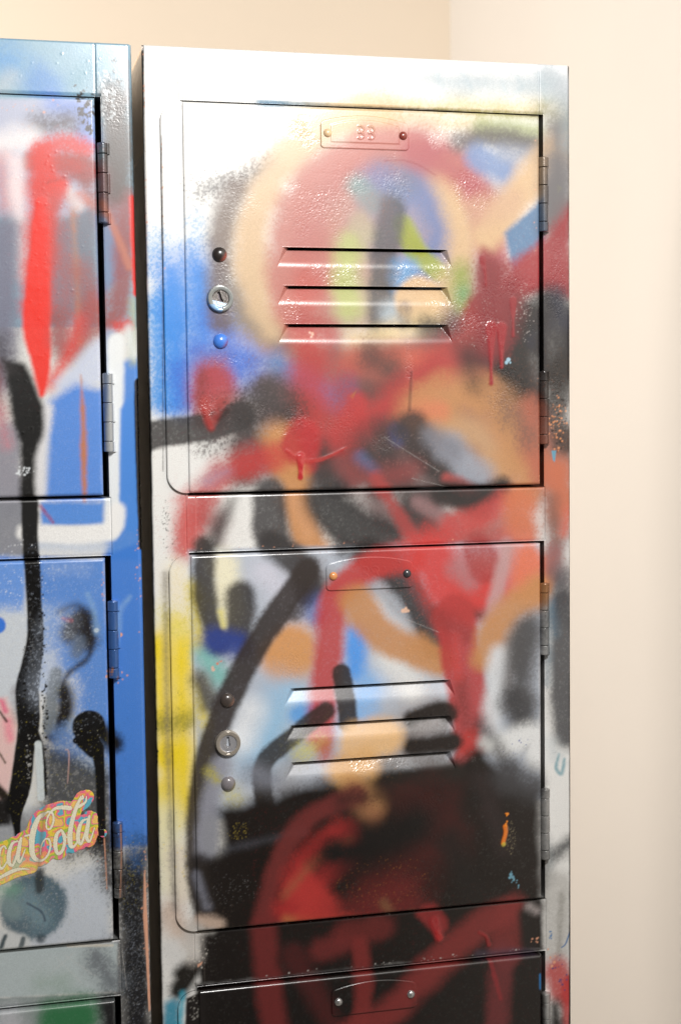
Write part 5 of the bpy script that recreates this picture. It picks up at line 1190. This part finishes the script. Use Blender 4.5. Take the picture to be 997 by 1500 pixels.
# ---------------------------------------------------------------- die-cut sticker on the left door
def seg_dist(A, B, paths, grow=0.):
    D = np.full(A.shape, 99.)
    for p in paths:
        q = catmull(p)
        for a, b in zip(q[:-1], q[1:]):
            a = np.array(a, float); b = np.array(b, float); v = b-a; L = v[0]**2+v[1]**2+1e-9
            t = np.clip(((A-a[0])*v[0]+(B-a[1])*v[1])/L, 0, 1)
            D = np.minimum(D, np.hypot(A-a[0]-t*v[0], B-a[1]-t*v[1])-(a[2]+t*v[2])*(1 if not grow else 0)-grow)
    return D
g = .28
A, B = np.meshgrid(np.arange(-131., -26.2, g), np.arange(-590., -496., g))
dl = seg_dist(A, B, SCRIPT); dk = seg_dist(A, B, BACKING)
wob = .4*np.sin(A/3.1)*np.cos(B/2.7)
ca, cb = (A[:-1, :-1]+A[1:, 1:])/2, (B[:-1, :-1]+B[1:, 1:])/2
mk = np.minimum(seg_dist(ca, cb, BACKING), seg_dist(ca, cb, SCRIPT)-3.0) < 0
r4 = np.random.default_rng(5)
def fld(s):
    n = r4.random((80, 80)); u_ = (A-A.min())*s; v_ = (B-B.min())*s; i_ = u_.astype(int); j_ = v_.astype(int)
    fu = u_-i_; fv = v_-j_; fu = fu*fu*(3-2*fu); fv = fv*fv*(3-2*fv)
    return (n[j_, i_]*(1-fu)+n[j_, i_+1]*fu)*(1-fv)+(n[j_+1, i_]*(1-fu)+n[j_+1, i_+1]*fu)*fv
f1 = fld(.17); f1 += .3*fld(.42); f1 = (f1-f1.mean())/f1.std()
pal = [(96, 178, 200), (236, 112, 140), (240, 150, 110), (232, 206, 70), (160, 190, 80), (238, 120, 150), (240, 196, 110)]
th_ = [-1.1, -.55, -.1, .35, .8, 1.3]
cs_ = np.zeros(A.shape+(3,)); cs_[:] = lin(pal[0])
for tt_, pc in zip(th_, pal[1:]):
    cs_ = np.where((f1 > tt_)[..., None], lin(pc), cs_)
edge_y = np.clip((-545-B-.35*(A+80)+8)/14, 0, 1)[..., None]; cs_ = cs_*(1-.55*edge_y)+lin((240, 214, 120))*.55*edge_y
cs_ = np.where((np.abs(dl-.12) < .22)[..., None], cs_*.55, cs_)
cs_ = np.where((dl < 0)[..., None], lin((232, 228, 204)), cs_)
k_ = r4.random(A.shape); cs_ = np.where((k_ > .965)[..., None], cs_*.6+lin((200, 190, 60))*.25, cs_); cs_ *= (.9+.2*r4.random(A.shape))[..., None]
# the black drip that ran over its right end, the grey one through the capital
cs_ = np.where(((np.abs(A-DRIP[0][0]+.15*np.sin(B)) < 2.1) & (B > DRIP[0][1]))[..., None], lin((26, 23, 22)), cs_)
gd = np.clip(1-np.abs(A-DRIP[1][0]-.12*(B-DRIP[1][1]))/2.4, 0, 1)[..., None]*.55; cs_ = cs_*(1-gd)+lin((120, 104, 92))*gd
fin_ = np.zeros((A.size, 3)); fin_[:, 1] = .3
pd = [c for c in left.children if c.name.startswith('door')][1]
st = raw_mesh('sticker', to_world(A, B, 4.55+.12*bil(REL, A, B)+.1*np.clip(-dl, 0, .3)+.45*np.sin((A+311.9)/75+1)*np.cos(B/60)), quads(*A.shape, mk)[:, ::-1], PM, pd, (-.08, -.0045, TOP-.545), cs_.reshape(-1, 3), fin_, solid=.0002)
st['label'] = 'multicoloured die-cut sticker with cream script lettering'


# ---------------------------------------------------------------- the room behind
def plane(name, pts, mat):
    me = bpy.data.meshes.new(name); me.from_pydata([tuple(p) for p in pts], [], [(0, 1, 2, 3)]); me.materials.append(mat)
    o = bpy.data.objects.new(name, me); C.objects.link(o); o['kind'] = 'structure'; return o
CX = .545
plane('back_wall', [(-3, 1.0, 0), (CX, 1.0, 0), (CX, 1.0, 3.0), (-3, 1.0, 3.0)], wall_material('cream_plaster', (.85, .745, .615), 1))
plane('side_wall', [(CX, 1.0, 0), (CX, -1.2, 0), (CX, -1.2, 3.0), (CX, 1.0, 3.0)], wall_material('dimmed_cream_plaster', (.60, .565, .525), 2))  # same cream plaster, colour darkened to offset the stronger light here
plane('floor', [(-3, -2.5, 0), (CX, -2.5, 0), (CX, 1.0, 0), (-3, 1.0, 0)], wall_material('floor_screed', (.35, .32, .28), 3))
